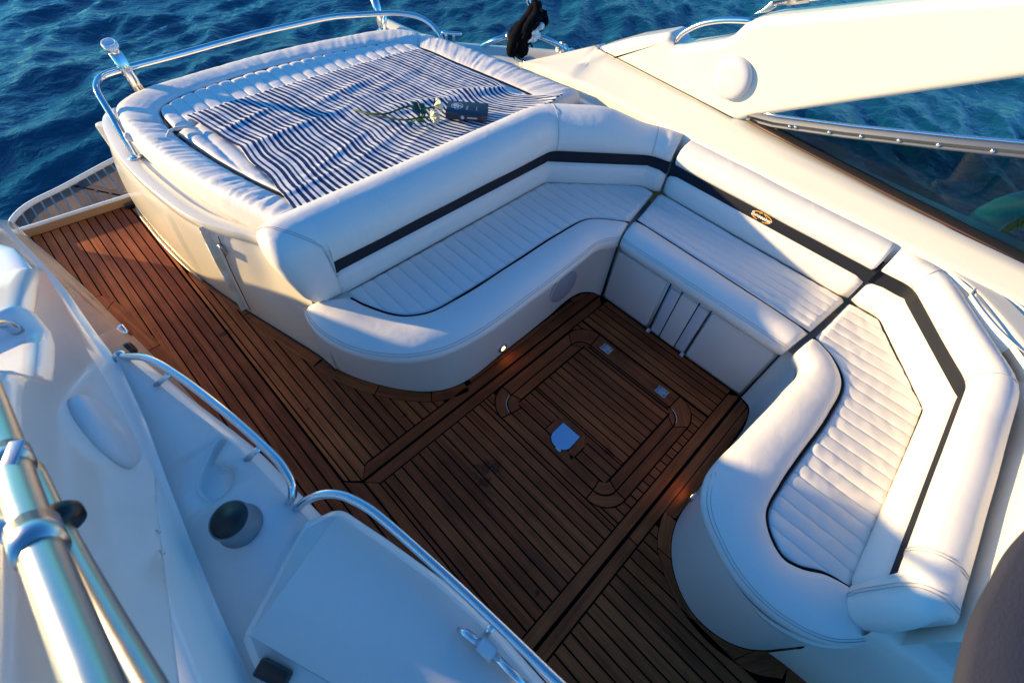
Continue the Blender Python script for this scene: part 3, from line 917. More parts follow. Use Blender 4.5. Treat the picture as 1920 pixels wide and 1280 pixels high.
def aft_roll():
    secs = []
    P2 = [Vector(p) for p in soft([(.30, 1.397), (1.765, 1.390), (2.165, 1.02), (2.196, .912)], .05)]
    # dense path
    pts = []
    for i in range(len(P2) - 1):
        L = (P2[i + 1] - P2[i]).length; k = max(1, int(L / .05))
        for j in range(k): pts.append(P2[i].lerp(P2[i + 1], j / k))
    pts.append(P2[-1])
    pts = [p for p in pts if p.x > .53]
    front = [Vector((x, 1.397)) for x in (.292, .300, .315, .335, .36, .40, .44, .465, .478, .483, .487, .50)]
    allp = front + pts
    offs = {d: offset2(allp, d) for d, z in ROLLA}
    deep = {0: (.05, .498), 1: (.025, .492), 2: (.0, .50), 3: (-.018, .53), 4: (-.030, .66), 12: (.16, .70), 13: (.085, .515)}
    cur = []
    for k, (d, z) in enumerate(ROLLA):
        c = []
        for i, p in enumerate(allp):
            q = offs[d][i]; zz = z
            if i < 9 and k in deep:
                dd, zz = deep[k]
                q = Vector((p.x, 1.397 + dd))
            if i < 5:   # round the end cap
                s = [.45, .72, .87, .95, .985][i]
                cy, cz = 1.445, .74
                q = Vector((q.x + [.0, 0, 0, 0, 0][i], cy + (q.y - cy) * s)); zz = cz + (zz - cz) * s
                q.x += .055 * max(0, (.74 - zz) / .24)
            else:
                t = max(0, min(1, (p.x - 1.93) / .26)); t = t * t * (3 - 2 * t)
                q = Vector((p.x, p.y)) + (Vector((q.x, q.y)) - Vector((p.x, p.y))) * (1 - .38 * t if d > 0 else 1); zz = .69 + (zz - .69) * (1 - .38 * t) if i > 12 else zz
            zz += .003 * nz(q.x * 5, q.y * 5, zz * 5)
            c.append(Vector((q.x, q.y, zz)))
        cur.append(c)
    ROLLGRID.extend(cur)
    return loft('roll', cur, VINYL, b1, closed=True, cap=True)
ra = aft_roll()
def aft_seam():
    V, F = [], []
    for off in (0., .28):
        path = []
        for t in range(25):
            f = t / 24
            k = 9.6 - 6.4 * f + off; i = 2.2 + 6.3 * f
            k0, i0 = int(k), int(i)
            a = ROLLGRID[k0][i0].lerp(ROLLGRID[k0][i0 + 1], i - i0); b = ROLLGRID[k0 + 1][i0].lerp(ROLLGRID[k0 + 1][i0 + 1], i - i0)
            p = a.lerp(b, k - k0); c = Vector((.42, 1.46, .77))
            path.append(p + (p - c).normalized() * .0012)
        tube_bm(V, F, path, .0012, 5)
    mesh('stitching', V, F, STITCH, ra)
aft_seam()
for pt in ((1.765, 1.36), (2.13, 1.0)): seam_ring(ROLLGRID, pt, ra, 2, 9, 0)

b2 = thing('port_back_cushion', 'white back cushion of the port bench with embroidered navy band and long head roll', 'back cushion', (2.25, .4, .47), 'white back cushions of the cockpit lounge')
pathP = [(2.203, .893), (2.203, -.150)]
sweep('lumbar_strip', pathP, LUMB, VINYL, b2)
band = sweep('navy_band', [(2.203, .905), (2.203, -.160)], BANDP, BAND, b2, cap=False)
sweep('roll', [(2.203, .885), (2.203, .872), (2.203, .84), (2.203, -.10), (2.203, -.13), (2.203, -.146)], ROLLP, VINYL, b2, wobble=.003)

b3 = thing('forward_back_cushion', 'sunlit white back cushion of the forward bench with navy band and angled fat roll', 'back cushion', (1.5, -.6, .47), 'white back cushions of the cockpit lounge')
pathF = [(2.203, -.166), (2.200, -.305), (1.830, -.606), (.955, -.634)]
sweep('lumbar_strip', soft(pathF, .03), [(d + .02 * max(0, (z - .50) / .13), z) for d, z in LUMB], VINYL, b3)
sweep('navy_band', pathF, [(.014, .60), (.022, .66), (.024, .70), (.05, .715)], BAND, b3, cap=False)
ROLLF = [(.07, .697), (.022, .694), (-.004, .697), (-.014, .715), (-.012, .745), (.004, .774), (.034, .790), (.068, .788), (.10, .772), (.118, .745), (.12, .71), (.11, .69)]
def fwd_roll():
    P2 = [Vector(p) for p in soft([(2.203, -.168), (2.200, -.305), (1.830, -.606), (.99, -.633)], .045)]
    pts = []
    for i in range(len(P2) - 1):
        L = (P2[i + 1] - P2[i]).length; k = max(1, int(L / .05))
        for j in range(k): pts.append(P2[i].lerp(P2[i + 1], j / k))
    tail = [Vector((x, y)) for x, y in ((.975, -.6335), (.968, -.634), (.962, -.6345), (.955, -.635), (.93, -.637), (.905, -.642), (.88, -.65), (.86, -.662), (.845, -.676), (.837, -.690))]
    allp = pts + tail; m = len(allp); nt_ = 7
    offs = {d: offset2(allp, d) for d, z in ROLLF}
    deep = {0: (.05, .50), 1: (.02, .49), 2: (-.005, .498), 3: (-.016, .53), 4: (-.016, .66), 10: (.118, .66), 11: (.10, .50)}
    cur = []
    for k, (d, z) in enumerate(ROLLF):
        c = []
        for i in range(m):
            q = offs[d][i].copy(); zz = z
            j = m - 1 - i
            if j < nt_ and k in deep:
                dd, zz = deep[k]
                q = offset2(allp, dd)[i]
            if j < 5:
                s = [.5, .75, .88, .95, .985][j]
                ct = offs[ROLLF[0][0]][i]
                q = ct + (q - ct) * s; zz = .64 + (zz - .64) * s * [.80, .86, .91, .95, .98][j]
            zz += .003 * nz(q.x * 5, q.y * 5, zz * 5)
            c.append(Vector((q.x, q.y, zz)))
        cur.append(c)
    fr_ = loft('roll', cur, VINYL, b3, closed=True, cap=True)
    for pt, db in (((2.19, -.31), 0), ((1.82, -.60), 0), ((1.02, -.62), .010), ((.925, -.64), .010)): seam_ring(cur, pt, fr_, 2, 8, db)
fwd_roll()

# embroidered emblem on the port band
emb = thing  # readability
bx = 2.203 + .030 - .004
def emblem():
    cu = bpy.data.curves.new('wordmark', 'FONT'); cu.body = 'Sunseeker'; cu.size = .0255; cu.align_x = 'CENTER'; cu.align_y = 'CENTER'; cu.offset = .0006; cu.extrude = .0006
    cu.shear = .15
    o = bpy.data.objects.new('wordmark', cu); COL.objects.link(o)
    dg = bpy.context.evaluated_depsgraph_get(); me = bpy.data.meshes.new_from_object(o.evaluated_get(dg))
    bpy.data.objects.remove(o)
    # local x -> -y (towards the bow), local y -> up and outboard along the band
    upv = Vector((0, 0, 1))
    M = Matrix(((0, upv.x, -1, 0), (-1, 0, 0, 0), (0, upv.z, 0, 0), (0, 0, 0, 1)))
    C = Vector((2.203 - .001 - .0014, .374, .6515))
    me.transform(Matrix.Translation(C + Vector((-.0008, 0, 0))) @ M)
    link('wordmark', me, WHITET, band, smooth=False)
    V, F = [], []
    def arc(a0, a1, rx, ry, w0, w1):
        b = len(V); n = 14
        for i in range(n + 1):
            a = R(a0 + (a1 - a0) * i / n); t = i / n
            w = w0 + (w1 - w0) * t
            for s in (-.5, .5):
                p = Vector(((rx + s * w) * math.cos(a), (ry + s * w) * math.sin(a), 0))
                V.append(Matrix.Translation(C) @ (M @ p))
        for i in range(n): F.append((b + 2 * i, b + 2 * i + 1, b + 2 * i + 3, b + 2 * i + 2))
    arc(165, 108, .052, .021, .006, .005); arc(72, 15, .052, .021, .005, .006)
    arc(195, 255, .052, .021, .006, .004); arc(285, 345, .052, .021, .004, .006)
    for s in (-1, 1):
        b = len(V)
        for p in ((0, .021), (s * .018, .010), (s * .014, .024), (0, .016)):
            V.append(Matrix.Translation(C) @ (M @ Vector((p[0], p[1], 0))))
        F.append((b, b + 1, b + 2))
    mesh('emblem_ring', V, F, GOLD, band, smooth=False)
emblem()

# ------------------------------------------------------------------ sunpad cabinet
cab = thing('sunpad_cabinet', 'cream moulded cabinet under the sunpad, its wall curving along the teak walkway', 'cabinet', (1.1, 2.3, 0))
RIM = [(.24, 3.14), (.195, 3.07), (.148, 2.80), (.140, 2.60), (.160, 2.30), (.210, 2.02), (.285, 1.86), (.350, 1.74), (.366, 1.58), (.374, 1.44)]
CF = [(.12, 3.42), (.088, 3.30), (.083, 3.10), (.085, 2.92), (.112, 2.56), (.180, 2.18), (.235, 1.95), (.290, 1.73), (.333, 1.545), (.345, 1.43)]
cf = resample(crom([(x, y, 0) for x, y in CF], 10), 90); cr_ = resample(crom([(x, y, .66) for x, y in RIM], 10), 90)
cur = []
for k in range(10):
    f = k / 9
    bul = .030 * math.sin(PI * f)
    cur.append([a.lerp(b, f) + Vector((-bul * (.3 + .7 * (i / 89 < .5)), 0, 0)) * (1 - i / 89) for i, (a, b) in enumerate(zip(cf, cr_))])
rimin = [p + Vector((.085, 0, 0)) for p in cr_]
cur = cur[:-1] + [[p + Vector((d, 0, z)) for p in cr_] for d, z in ((.004, -.052), (.003, -.048), (-.006, -.045), (-.009, -.041), (-.009, -.004), (-.007, .000), (-.003, .003), (.055, .003), (.058, .001), (.060, -.012), (.09, -.016))]
loft('wall', cur, GEL, cab)
prism('tray', [(p.x + .05, min(p.y, 3.06)) for p in cr_ if p.y > 1.56] + [(2.2, 1.58), (2.25, 1.75), (2.12, 2.5), (2.02, 2.84), (1.9, 2.93), (1.5, 3.06), (1.0, 3.1), (.5, 3.08)], 'z', .60, .655, GEL, cab, .004)
prism('stern_face', [(.14, 3.20), (.23, 3.06), (.5, 3.00), (1.0, 3.02), (1.5, 2.98), (1.95, 2.85), (2.0, 3.0), (1.5, 3.12), (.6, 3.2)], 'z', -.3, .60, GEL, cab, .02)
# blade-like hinge cover and the hatch split on the wall
hb = [(0.205, 2.033, 0.6512), (0.205, 1.839, 0.7827), (0.235, 1.958, 0.5955), (0.19, 2.052, 0.06947)]
def cabwall(y, z):
    """x of the cabinet wall at y, z"""
    f = min(1, max(0, z / .66))
    fy0 = interp([(b, a) for a, b in CF]); fy1 = interp([(b, a) for a, b in RIM])
    return fy0(y) * (1 - f) + fy1(y) * f
def blade(name, y0, z0, y1, z1, wy, dep, mat, parent):
    V, F = [], []
    n = 12
    for i in range(n + 1):
        t = i / n; y = y0 + (y1 - y0) * t; z = z0 + (z1 - z0) * t
        x = cabwall(y, z) - .012
        w = wy * (1 if t < .7 else 1 - (t - .7) / .3 * .5) * (min(1, (t * 8) ** .5) if t < .13 else 1)
        V += [(x + .03, y + w, z), (x - dep, y + w * .5, z), (x - dep, y - w * .5, z), (x + .03, y - w, z)]
    for i in range(n):
        a = i * 4
        for k in range(3): F.append((a + k, a + k + 1, a + k + 5, a + k + 4))
    F.append((0, 1, 2, 3))
    o = mesh(name, V, F, mat, parent); bevel(o, .006); return o
blade('hinge_cover', 1.985, .635, 2.085, .02, .011, .016, GEL, cab)
V, F = [], []
tube_bm(V, F, [(cabwall(y, z) - .010, y, z) for y, z in [(1.93, .60), (1.95, .5), (1.97, .4), (1.99, .25), (2.02, .06)]], .0022, 6)
mesh('door_seam', V, F, GAP, cab)
lt = box('latch', (cabwall(1.945, .52) - .014, 1.945, .52), (.014, .030, .055), STEELB, cab, .004)
# sill trim at the foot of the wall
V, F = [], []
tube_bm(V, F, [(p.x - .010, p.y, .005) for p in cf if p.y < 3.38 and p.y > 2.45], .008, 8)
mesh('sill_trim', V, F, simple('tan_trim', (.36, .26, .16), .25, coat=.4), cab)
box('drain_box', (.062, 3.37, .012), (.05, .03, .03), BLACKP, cab, .004)
mesh('gap_line', *(lambda VV, FF: (tube_bm(VV, FF, [(p.x - .004, p.y, .004) for p in cf if p.y < 2.50], .005, 6), (VV, FF))[1])([], []), GAP, cab)

# ------------------------------------------------------------------ sunpad
sp = thing('sunpad', 'large white quilted sunbathing pad with navy piping and a fat padded border', 'sunpad', (1.15, 2.3, .66))
ZS = .785
OUT = [(.405, 1.60), (.385, 1.68), (.315, 1.94), (.255, 2.24), (.222, 2.52), (.220, 2.70), (.258, 2.88), (.36, 2.955), (.57, 2.98), (1.08, 3.0), (1.54, 2.955), (1.88, 2.87), (1.985, 2.74), (2.075, 2.46), (2.145, 2.05), (2.205, 1.68), (2.22, 1.58)]
INN = [(.56, 1.60), (.515, 1.74), (.460, 1.93), (.41, 2.17), (.372, 2.45), (.375, 2.58), (.405, 2.715), (.50, 2.775), (.71, 2.81), (1.07, 2.82), (1.45, 2.775), (1.74, 2.70), (1.835, 2.58), (1.885, 2.30), (1.93, 2.02), (1.965, 1.76), (1.97, 1.60)]
def border(name, i0, i1, mat, seed, wr=.006, n=44):
    o = crom(OUT, n)[i0 * n:i1 * n + 1]; q = crom(INN, n)[i0 * n:i1 * n + 1]
    prof = [(.10, .655), (.02, .66), (-.02, .685), (-.03, .72), (-.015, .757), (.04, .783), (.14, .795), (.30, .802), (.5, .800), (.72, .796), (.88, .790), (.96, .780), (1.0, .765), (1.0, .72)]
    cur = []; m = len(o)
    L = plen(o)
    for h, z in prof:
        c = []
        for i, (a, b) in enumerate(zip(o, q)):
            p = a + (b - a) * h
            w = 0
            if .0 < h < 1 and z > .74:
                # gathers in the vinyl running across the border
                w = wr * (.7 * nz(L[i] * 19 + seed + h * .8, h * 1.3, 3.) + .35 * nz(L[i] * 41 + seed, h * 2.2, 9.) + .55 * max(0, .5 + nz(L[i] * 3.1 + seed, 4.)) * (1 - 2 * abs(math.sin(L[i] * 62 + 5 * nz(L[i] * 4 + seed, h * 1.5, 6.)) )) * .5) * math.sin(PI * min(1, h * 1.0)) ** .6
            s = 1; e = min(i, m - 1 - i) // 3
            if e < 4: s = [.86, .94, .975, .992][e]
            zz = .70 + (z - .70) * s + w
            mid = a.lerp(b, .5)
            if e < 1: p = mid + (p - mid) * .97
            c.append(Vector((p.x, p.y, zz)))
        cur.append(c)
    return loft(name, cur, mat, sp, cap=True)
border('side_border', 0, 5, VINYL, 3, .009); border('aft_border', 5, 12, VINYL, 11, .004); border('side_border', 12, 16, VINYL, 23, .008)
inn = [(p.x, p.y) for p in crom(INN, 10)]
# mattress in two pieces, split across at y = 2.50
lo_f = lambda x: 1.57
low_left = interp([(x, y) for x, y in inn if x < .57 and y < 2.6][::-1] if False else [(.372, 2.45), (.41, 2.17), (.46, 1.93), (.515, 1.74), (.56, 1.60)])
low_right = interp([(1.862, 2.45), (1.885, 2.30), (1.93, 2.02), (1.965, 1.76), (1.97, 1.60)])
topc = interp(sorted([(x, y) for x, y in inn if y > 2.56 and x < 1.84]))
pad('quilted_strip', .382, 1.838, lambda x: 2.508, lambda x: topc(x) - .006, ZS + .008, sp, rib=.066, puff=.0075, rows=16, per=12, seed=2, wob=.0035)
def mainlo(x):
    if x < .56: return max(1.575, low_left(x))
    return 1.575
def padmain():
    V, F = [], []
    nx, ny = 240, 44
    for j in range(ny + 1):
        y = 1.575 + (2.498 - 1.575) * j / ny
        a = interp([(1.575, .565), (1.74, .518), (1.93, .464), (2.17, .414), (2.5, .374)])(y) + .004
        b = interp([(1.575, 1.966), (1.76, 1.961), (2.02, 1.926), (2.30, 1.881), (2.5, 1.848)])(y) - .004
        for i in range(nx + 1):
            t = i / nx; x = a + (b - a) * t
            r = (x / .066) % 1; pf = abs(math.sin(PI * r)) ** .45
            e = min(1, (x - a) / .02, (b - x) / .02, (2.498 - y) / .02); e = math.sqrt(max(0, 1 - (1 - e) ** 2))
            V.append((x, y, ZS - .02 + (.02 + .010 * (pf - .6)) * e + .004 * e * nz(x * 12, y * 26, 2.)))
    k = nx + 1
    for j in range(ny):
        for i in range(nx):
            a = j * k + i; F.append((a, a + 1, a + k + 1, a + k))
    return mesh('quilted_pad', V, F, VINYL_PAD, sp)
padmain()
tube('piping', [(x, y, ZS - .004) for x, y in inn], .0045, PIPE, sp, 8)
tube('tie_cord', [(0.3184, 2.428, 0.79), (0.3271, 2.438, 0.795), (0.3532, 2.469, 0.8), (0.3835, 2.469, 0.805), (0.4228, 2.45, 0.805), (0.448, 2.43, 0.8)], .006, ROPE, sp, 8)
lathe('corner_knot', [(0, .02), (.012, .017), (.018, .006), (.018, -.008), (.012, -.02)], VINYL, sp, (.212, 2.62, .755), (-.5, .0, .8), 14)

# ------------------------------------------------------------------ towel
def towel():
    # corner edges of the cloth in plan
    LEFT = crom([(.462, 2.565), (.492, 2.42), (.505, 2.30), (.53, 2.17), (.515, 2.04), (.525, 1.90), (.508, 1.78), (.50, 1.68), (.49, 1.58), (.49, 1.52)], 8)
    RIGHT = crom([(1.805, 2.53), (1.835, 2.38), (1.85, 2.22), (1.872, 2.08), (1.90, 1.93), (1.875, 1.82), (1.905, 1.74), (1.965, 1.67), (2.015, 1.61), (2.03, 1.55)], 8)
    nu, nv = 300, 130
    l = resample(LEFT, nv + 1); r = resample(RIGHT, nv + 1)
    V, F, U = [], [], []
    random.seed(5)
    folds = []
    for k in range(15):
        cx, cy = random.uniform(.5, 1.95), random.uniform(1.6, 2.5)
        ang = random.choice([R(random.uniform(-35, 25)), R(random.uniform(120, 160))])
        folds.append((cx, cy, ang, random.uniform(.12, .32), random.uniform(.014, .030), random.uniform(.004, .012)))
    folds += [(1.45, 1.98, R(-20), .25, .03, .022), (1.70, 1.93, R(-28), .20, .035, .030), (.78, 2.16, R(4), .30, .028, .018), (1.15, 2.33, R(8), .4, .03, .014), (.66, 2.36, R(12), .2, .025, .018)]
    for j in range(nv + 1):
        v = j / nv
        for i in range(nu + 1):
            u = i / nu
            p = l[j].lerp(r[j], u)
            p.y += .018 * math.sin(u * 3.1) * (1 - v) + .006 * nz(u * 9, 2.) * (1 - v)
            x, y = p.x, p.y
            z = ZS + .014
            dx = 0
            for cx, cy, an, ln, wd, hh in folds:
                a = (x - cx) * math.cos(an) + (y - cy) * math.sin(an); b = -(x - cx) * math.sin(an) + (y - cy) * math.cos(an)
                if abs(a) < ln * 1.6 and abs(b) < wd * 4:
                    g = math.exp(-(a / ln) ** 2 * 2) * math.exp(-(b / wd) ** 2)
                    z += .55 * hh * g; dx += .35 * hh * g * math.sin(b / wd * 1.5)
            z += .004 * nz(x * 7, y * 11, 3.) + .0018 * nz(x * 20, y * 30, 7.)
            rise = max(0, (1.64 - y) / .08)
            z += .035 * min(1, rise) ** 1.5 * .8
            # drop over the right-hand border near the backrest
            bord = max(0, min(1, (x - 1.93) / .05)); z += .012 * bord
            V.append((x + dx, y, max(z, ZS + .009))); U.append((u + .004 * nz(x * 6, y * 6, 9.), v))
    k = nu + 1
    for j in range(nv):
        for i in range(nu):
            a = j * k + i; F.append((a, a + 1, a + k + 1, a + k))
    me = bpy.data.meshes.new('towel'); me.from_pydata(V, [], F); me.update()
    ul = me.uv_layers.new(name='cloth')
    for p in me.polygons:
        for li, vi in zip(p.loop_indices, p.vertices): ul.data[li].uv = U[vi]
    o = link('striped_towel', me, TOWEL)
    m = o.modifiers.new('thick', 'SOLIDIFY'); m.thickness = .004; m.offset = 1
    tag(o, 'large rumpled blue and white striped towel spread over the sunpad', 'towel')
    return o
towel()

# ------------------------------------------------------------------ book
bk = thing('book', 'small closed navy hardback with a round silver emblem lying on the striped towel', 'book', (1.53, 1.785, .805))
def quad_prism(name, q, z0, z1, mat, parent, bev=.001):
    return prism(name, q, 'z', z0, z1, mat, parent, bev)
bq = [(1.414, 1.788), (1.535, 1.847), (1.609, 1.702), (1.525, 1.67)]
bc = Vector(bq[0]).lerp(Vector(bq[2]), .5)
e1 = (Vector(bq[3]) - Vector(bq[0])).normalized(); e2 = Vector((-e1.y, e1.x)); e2 = e2 if e2.y > 0 else -e2
BL, BW, BT = .205, .125, .030
def bpt(a, b): p = bc + e1 * a + e2 * b; return (p.x, p.y)
zb = .812
def bquad(a0, a1, b0, b1): return [bpt(a0, b0), bpt(a1, b0), bpt(a1, b1), bpt(a0, b1)]
quad_prism('pages', bquad(-BL/2 + .006, BL/2 - .004, -BW/2 + .003, BW/2 - .005), zb + .003, zb + BT - .003, PAGES, bk)
cov = quad_prism('cover', bquad(-BL/2, BL/2, -BW/2 - .002, BW/2), zb + BT - .0025, zb + BT, BOOKC, bk)
quad_prism('cover', bquad(-BL/2, BL/2, -BW/2 - .002, BW/2), zb, zb + .0025, BOOKC, bk)
spn = quad_prism('spine', bquad(-BL/2, BL/2, -BW/2 - .0045, -BW/2 + .002), zb + .0005, zb + BT - .0005, BOOKC, bk)
V, F = [], []
def disc(c, r0, r1, a0, a1, ry=1.):
    b = len(V); n = 20
    for i in range(n + 1):
        a = R(a0 + (a1 - a0) * i / n)
        for r in (r0, r1):
            q = bpt(c[0] + r * math.cos(a), c[1] + ry * r * math.sin(a)); V.append((q[0], q[1], zb + BT + .0007))
    for i in range(n): F.append((b + 2*i, b + 2*i + 1, b + 2*i + 3, b + 2*i + 2))
disc((-.052, .012), .030, .026, 0, 360); disc((-.060, .020), .0, .016, 0, 360); disc((-.040, .004), .004, .014, 20, 250); disc((-.05, -.006), .006, .018, 150, 300)
for a, h in ((-.004, .02), (.0005, .02), (.046, .018)):
    b = len(V)
    for p in ((a, -h), (a + .0022, -h), (a + .0022, h), (a, h)):
        q = bpt(*p); V.append((q[0], q[1], zb + BT + .0007))
    F.append((b, b + 1, b + 2, b + 3))
mesh('cover_print', V, F, SILVER, cov, smooth=False)
V, F = [], []
def sp_disc(a, r):
    b = len(V); n = 16
    q0 = bc + e1 * a - e2 * (BW/2 + .0052)
    V.append((q0.x, q0.y, zb + BT/2))
    for i in range(n):
        t = 2 * PI * i / n; q = q0 + e1 * r * math.cos(t)
        V.append((q.x, q.y, zb + BT/2 + r * math.sin(t)))
    for i in range(n): F.append((b, b + 1 + i, b + 1 + (i + 1) % n))
sp_disc(-.018, .009)
mesh('spine_emblem', V, F, SILVER, spn, smooth=False); V, F = [], []
for a0, a1 in ((.005, .055),):
    b = len(V)
    for a, z in ((a0, .011), (a1, .011), (a1, .019), (a0, .019)):
        q = bc + e1 * a - e2 * (BW/2 + .0052); V.append((q.x, q.y, zb + z))
    F.append((b, b + 1, b + 2, b + 3))
mesh('spine_print', V, F, SILVER, spn, smooth=False)

# ------------------------------------------------------------------ roses
def leaf_mesh(V, F, base, d, L, Wd, up=.25):
    d = Vector(d).normalized(); s = d.cross(Vector((0, 0, 1))).normalized(); u = Vector((0, 0, 1))
    b = len(V); n = 6
    for i in range(n + 1):
        t = i / n; w = Wd * math.sin(PI * min(1, t * .98 + .02)) ** .8
        c = Vector(base) + d * L * t + u * (up * L * t * (1 - t) * 2)
        V.append(c + s * w + u * w * .35); V.append(c); V.append(c - s * w + u * w * .35)
    for i in range(n):
        a = b + 3 * i
        F.append((a, a + 1, a + 4, a + 3)); F.append((a + 1, a + 2, a + 5, a + 4))
def rose(label, pts, headdir, leaves, size, loc):
    t = thing('rose', label, 'flower', loc, 'cream roses on the striped towel')
    tube('stem', crom(pts, 8), .0045, STEM, t, 8)
    hd = Vector(pts[-1]); ax = Vector(headdir).normalized()
    V, F = [], []
    rot = rotx(ax); Mx = Matrix.Translation(hd) @ rot
    for ringi, (np_, rr, hh, op) in enumerate(((3, .35, 1.0, .12), (4, .62, .98, .3), (5, .85, .90, .55), (6, 1.0, .72, .95))):
        for k in range(np_):
            a0 = 2 * PI * (k / np_) + ringi * .7; b = len(V); nu, nv = 6, 6
            wdt = 2 * PI / np_ * .78
            for j in range(nv + 1):
                v = j / nv
                for i in range(nu + 1):
                    u = i / nu - .5
                    r = size * rr * (.25 + .75 * math.sin(PI * .5 * min(1, v * 1.5))) * (1 + op * .35 * v ** 3)
                    hgt = size * 1.9 * hh * v * (1 - .25 * abs(u) * v) - size * .18 * op * v ** 4
                    a = a0 + u * wdt * (1.25 - .35 * v)
                    V.append(Mx @ Vector((r * math.cos(a), r * math.sin(a), hgt)))
            for j in range(nv):
                for i in range(nu):
                    q = b + j * (nu + 1) + i; F.append((q, q + 1, q + nu + 2, q + nu + 1))
    mesh('flower_head', V, F, PETAL, t)
    V, F = [], []
    for k in range(5):
        a = 2 * PI * k / 5
        d = (rot @ Vector((math.cos(a), math.sin(a), .5)))
        leaf_mesh(V, F, hd, d, size * 1.3, size * .28, .3)
    mesh('sepals', V, F, LEAF, t)
    for bs, d, L, w in leaves:
        V, F = [], []
        leaf_mesh(V, F, bs, d, L, w); mesh('leaf', V, F, LEAF, t)
ZT = .835
rose('cream rose with its bloom nearest the book on the striped towel', [(1.082, 2.106, 0.82), (1.112, 2.019, 0.83), (1.161, 1.956, 0.835), (1.30, 1.93, .842), (1.341, 1.853, 0.85), (1.373, 1.83, 0.855)], (.8, -.15, .15),
     [((1.303, 1.848, 0.84), (-.3, .5, .3), .05, .016), ((1.321, 1.849, 0.845), (.2, .9, .4), .045, .014), ((1.307, 1.872, 0.845), (-.2, .7, .5), .045, .016)], .024, (1.3, 1.93, .81))
rose('cream rose with its bloom nearest the backrest on the striped towel', [(1.084, 2.099, 0.822), (1.106, 2.011, 0.83), (1.151, 1.92, 0.835), (1.203, 1.843, 0.84), (1.264, 1.797, 0.85), (1.294, 1.768, 0.855)], (.55, -.75, .12),
     [((1.214, 1.816, 0.84), (-.35, -.55, .1), .062, .021), ((1.233, 1.807, 0.84), (.2, -.75, .1), .055, .019), ((1.281, 1.827, 0.845), (-.3, .8, .4), .05, .017), ((1.283, 1.801, 0.845), (.4, .6, .4), .045, .016), ((1.255, 1.81, 0.845), (.1, -.6, .3), .045, .016)], .026, (1.2, 1.9, .81))

# ------------------------------------------------------------------ stainless sunpad rail, rod holders, cleat
rl = thing('sunpad_rail', 'long bent stainless rail running round the stern edge of the sunpad', 'rail', (.2, 2.6, .66))
tube('tube', fillet([(.188, 2.62, .665), (.215, 2.83, .80), (.222, 2.90, .86), (.275, 3.00, .87), (.42, 3.015, .87), (.62, 3.02, .87), (1.08, 3.04, .875), (1.55, 3.02, .875), (1.90, 2.86, .875), (2.0, 2.73, .87), (2.03, 2.60, .82), (2.03, 2.54, .70)], .10, 8), .0145, STEEL, rl, 16)
lathe('foot_flange', [(.034, .0), (.034, .006), (.022, .012), (.0, .012)], STEEL, rl, (.188, 2.62, .658), (0, .3, 1), 20)
tube('stanchion', [(1.84, 2.90, .87), (1.845, 2.965, .68)], .012, STEEL, rl, 12)
tube('stanchion', [(.40, 3.015, .87), (.415, 3.01, .66)], .012, STEEL, rl, 12)
def rodholder(label, bot, top):
    t = thing('rod_holder', label, 'rod holder', bot, 'rod holders on the stern edge')
    b, p = Vector(bot), Vector(top)
    ax = (p - b).normalized()
    tube('tube', [b, p - ax * .035], .0265, STEEL, t, 20)
    tube('tube_mouth', [p - ax * .035, p - ax * .006], .0262, STEEL, t, 20)
    lathe('plastic_cap', [(.004, -.004), (.022, -.003), (.0235, .008), (.026, .012), (.031, .011), (.0335, .004), (.0325, -.008), (.027, -.010)], WHITEF, t, p, ax, 24)
    lathe('flange', [(.042, -.02), (.042, -.008), (.028, .004), (.024, .02)], STEEL, t, b, ax, 24)
rodholder('short steel rod holder with white plastic rim at the starboard stern corner', (0.4029, 3.02, 0.7424), (0.3796, 2.96, 0.9937))
rodholder('steel rod holder behind the middle of the stern rail, cut by the picture top', (1.877, 3, 0.7444), (1.893, 3.12, 0.9889))
cl = thing('mooring_cleat', 'small stainless horn cleat on two posts beside the sunpad rail end', 'cleat', (2.049, 2.502, 0.78))
tube('horn', [(2.03, 2.58, 0.82), (2.04, 2.571, 0.822), (2.11, 2.499, 0.822), (2.122, 2.492, 0.82)], .011, STEEL, cl, 12, [.006, .011, .011, .006])
tube('post', [(2.047, 2.558, 0.82), (2.071, 2.587, 0.755)], .009, STEEL, cl, 10)
tube('post', [(2.083, 2.524, 0.82), (2.105, 2.554, 0.755)], .009, STEEL, cl, 10)

# ------------------------------------------------------------------ port side: deck, coaming, arch, windscreen
XC = 1.085
sd = thing('port_side_deck', 'cream port quarter deck beside the sunpad carrying rail and cleat', 'side deck', (2.4, 2.1, .74))
DK = [(1.93, 2.90), (2.04, 2.70), (2.10, 2.60), (2.26, 2.42), (2.53, 2.15), (2.70, 1.95), (2.76, 1.6), (2.74, 1.25), (2.5, 1.2), (2.22, 1.5), (2.16, 1.9), (2.09, 2.3), (2.0, 2.70)]
prism('deck_plate', DK, 'z', .70, .735, GEL, sd, .012)
hc = crom([(2.0, 3.15), (2.04, 2.82), (2.10, 2.62), (2.26, 2.44), (2.53, 2.17), (2.70, 1.97), (2.76, 1.6), (2.78, .8), (2.78, -1.8)], 8)
def hz(p): return -.33 * max(0, min(1, (1.55 - p.y) / .45))
loft('hull_side', [[Vector((p.x + a, p.y + a * .6, z + hz(p) * h)) for p in hc] for a, z, h in ((-.30, .722, 1), (0, .725, 1), (.03, .60, .9), (.03, .52, .8), (-.02, .2, .4), (-.15, -1.4, 0))], GEL, sd)
# raised toe moulding and inboard ledge
loft('toe_moulding', [[Vector((p.x - a, p.y - a, z + hz(p))) for p in hc] for a, z in ((.0, .73), (.01, .755), (.045, .76), (.075, .735))], GEL, sd)

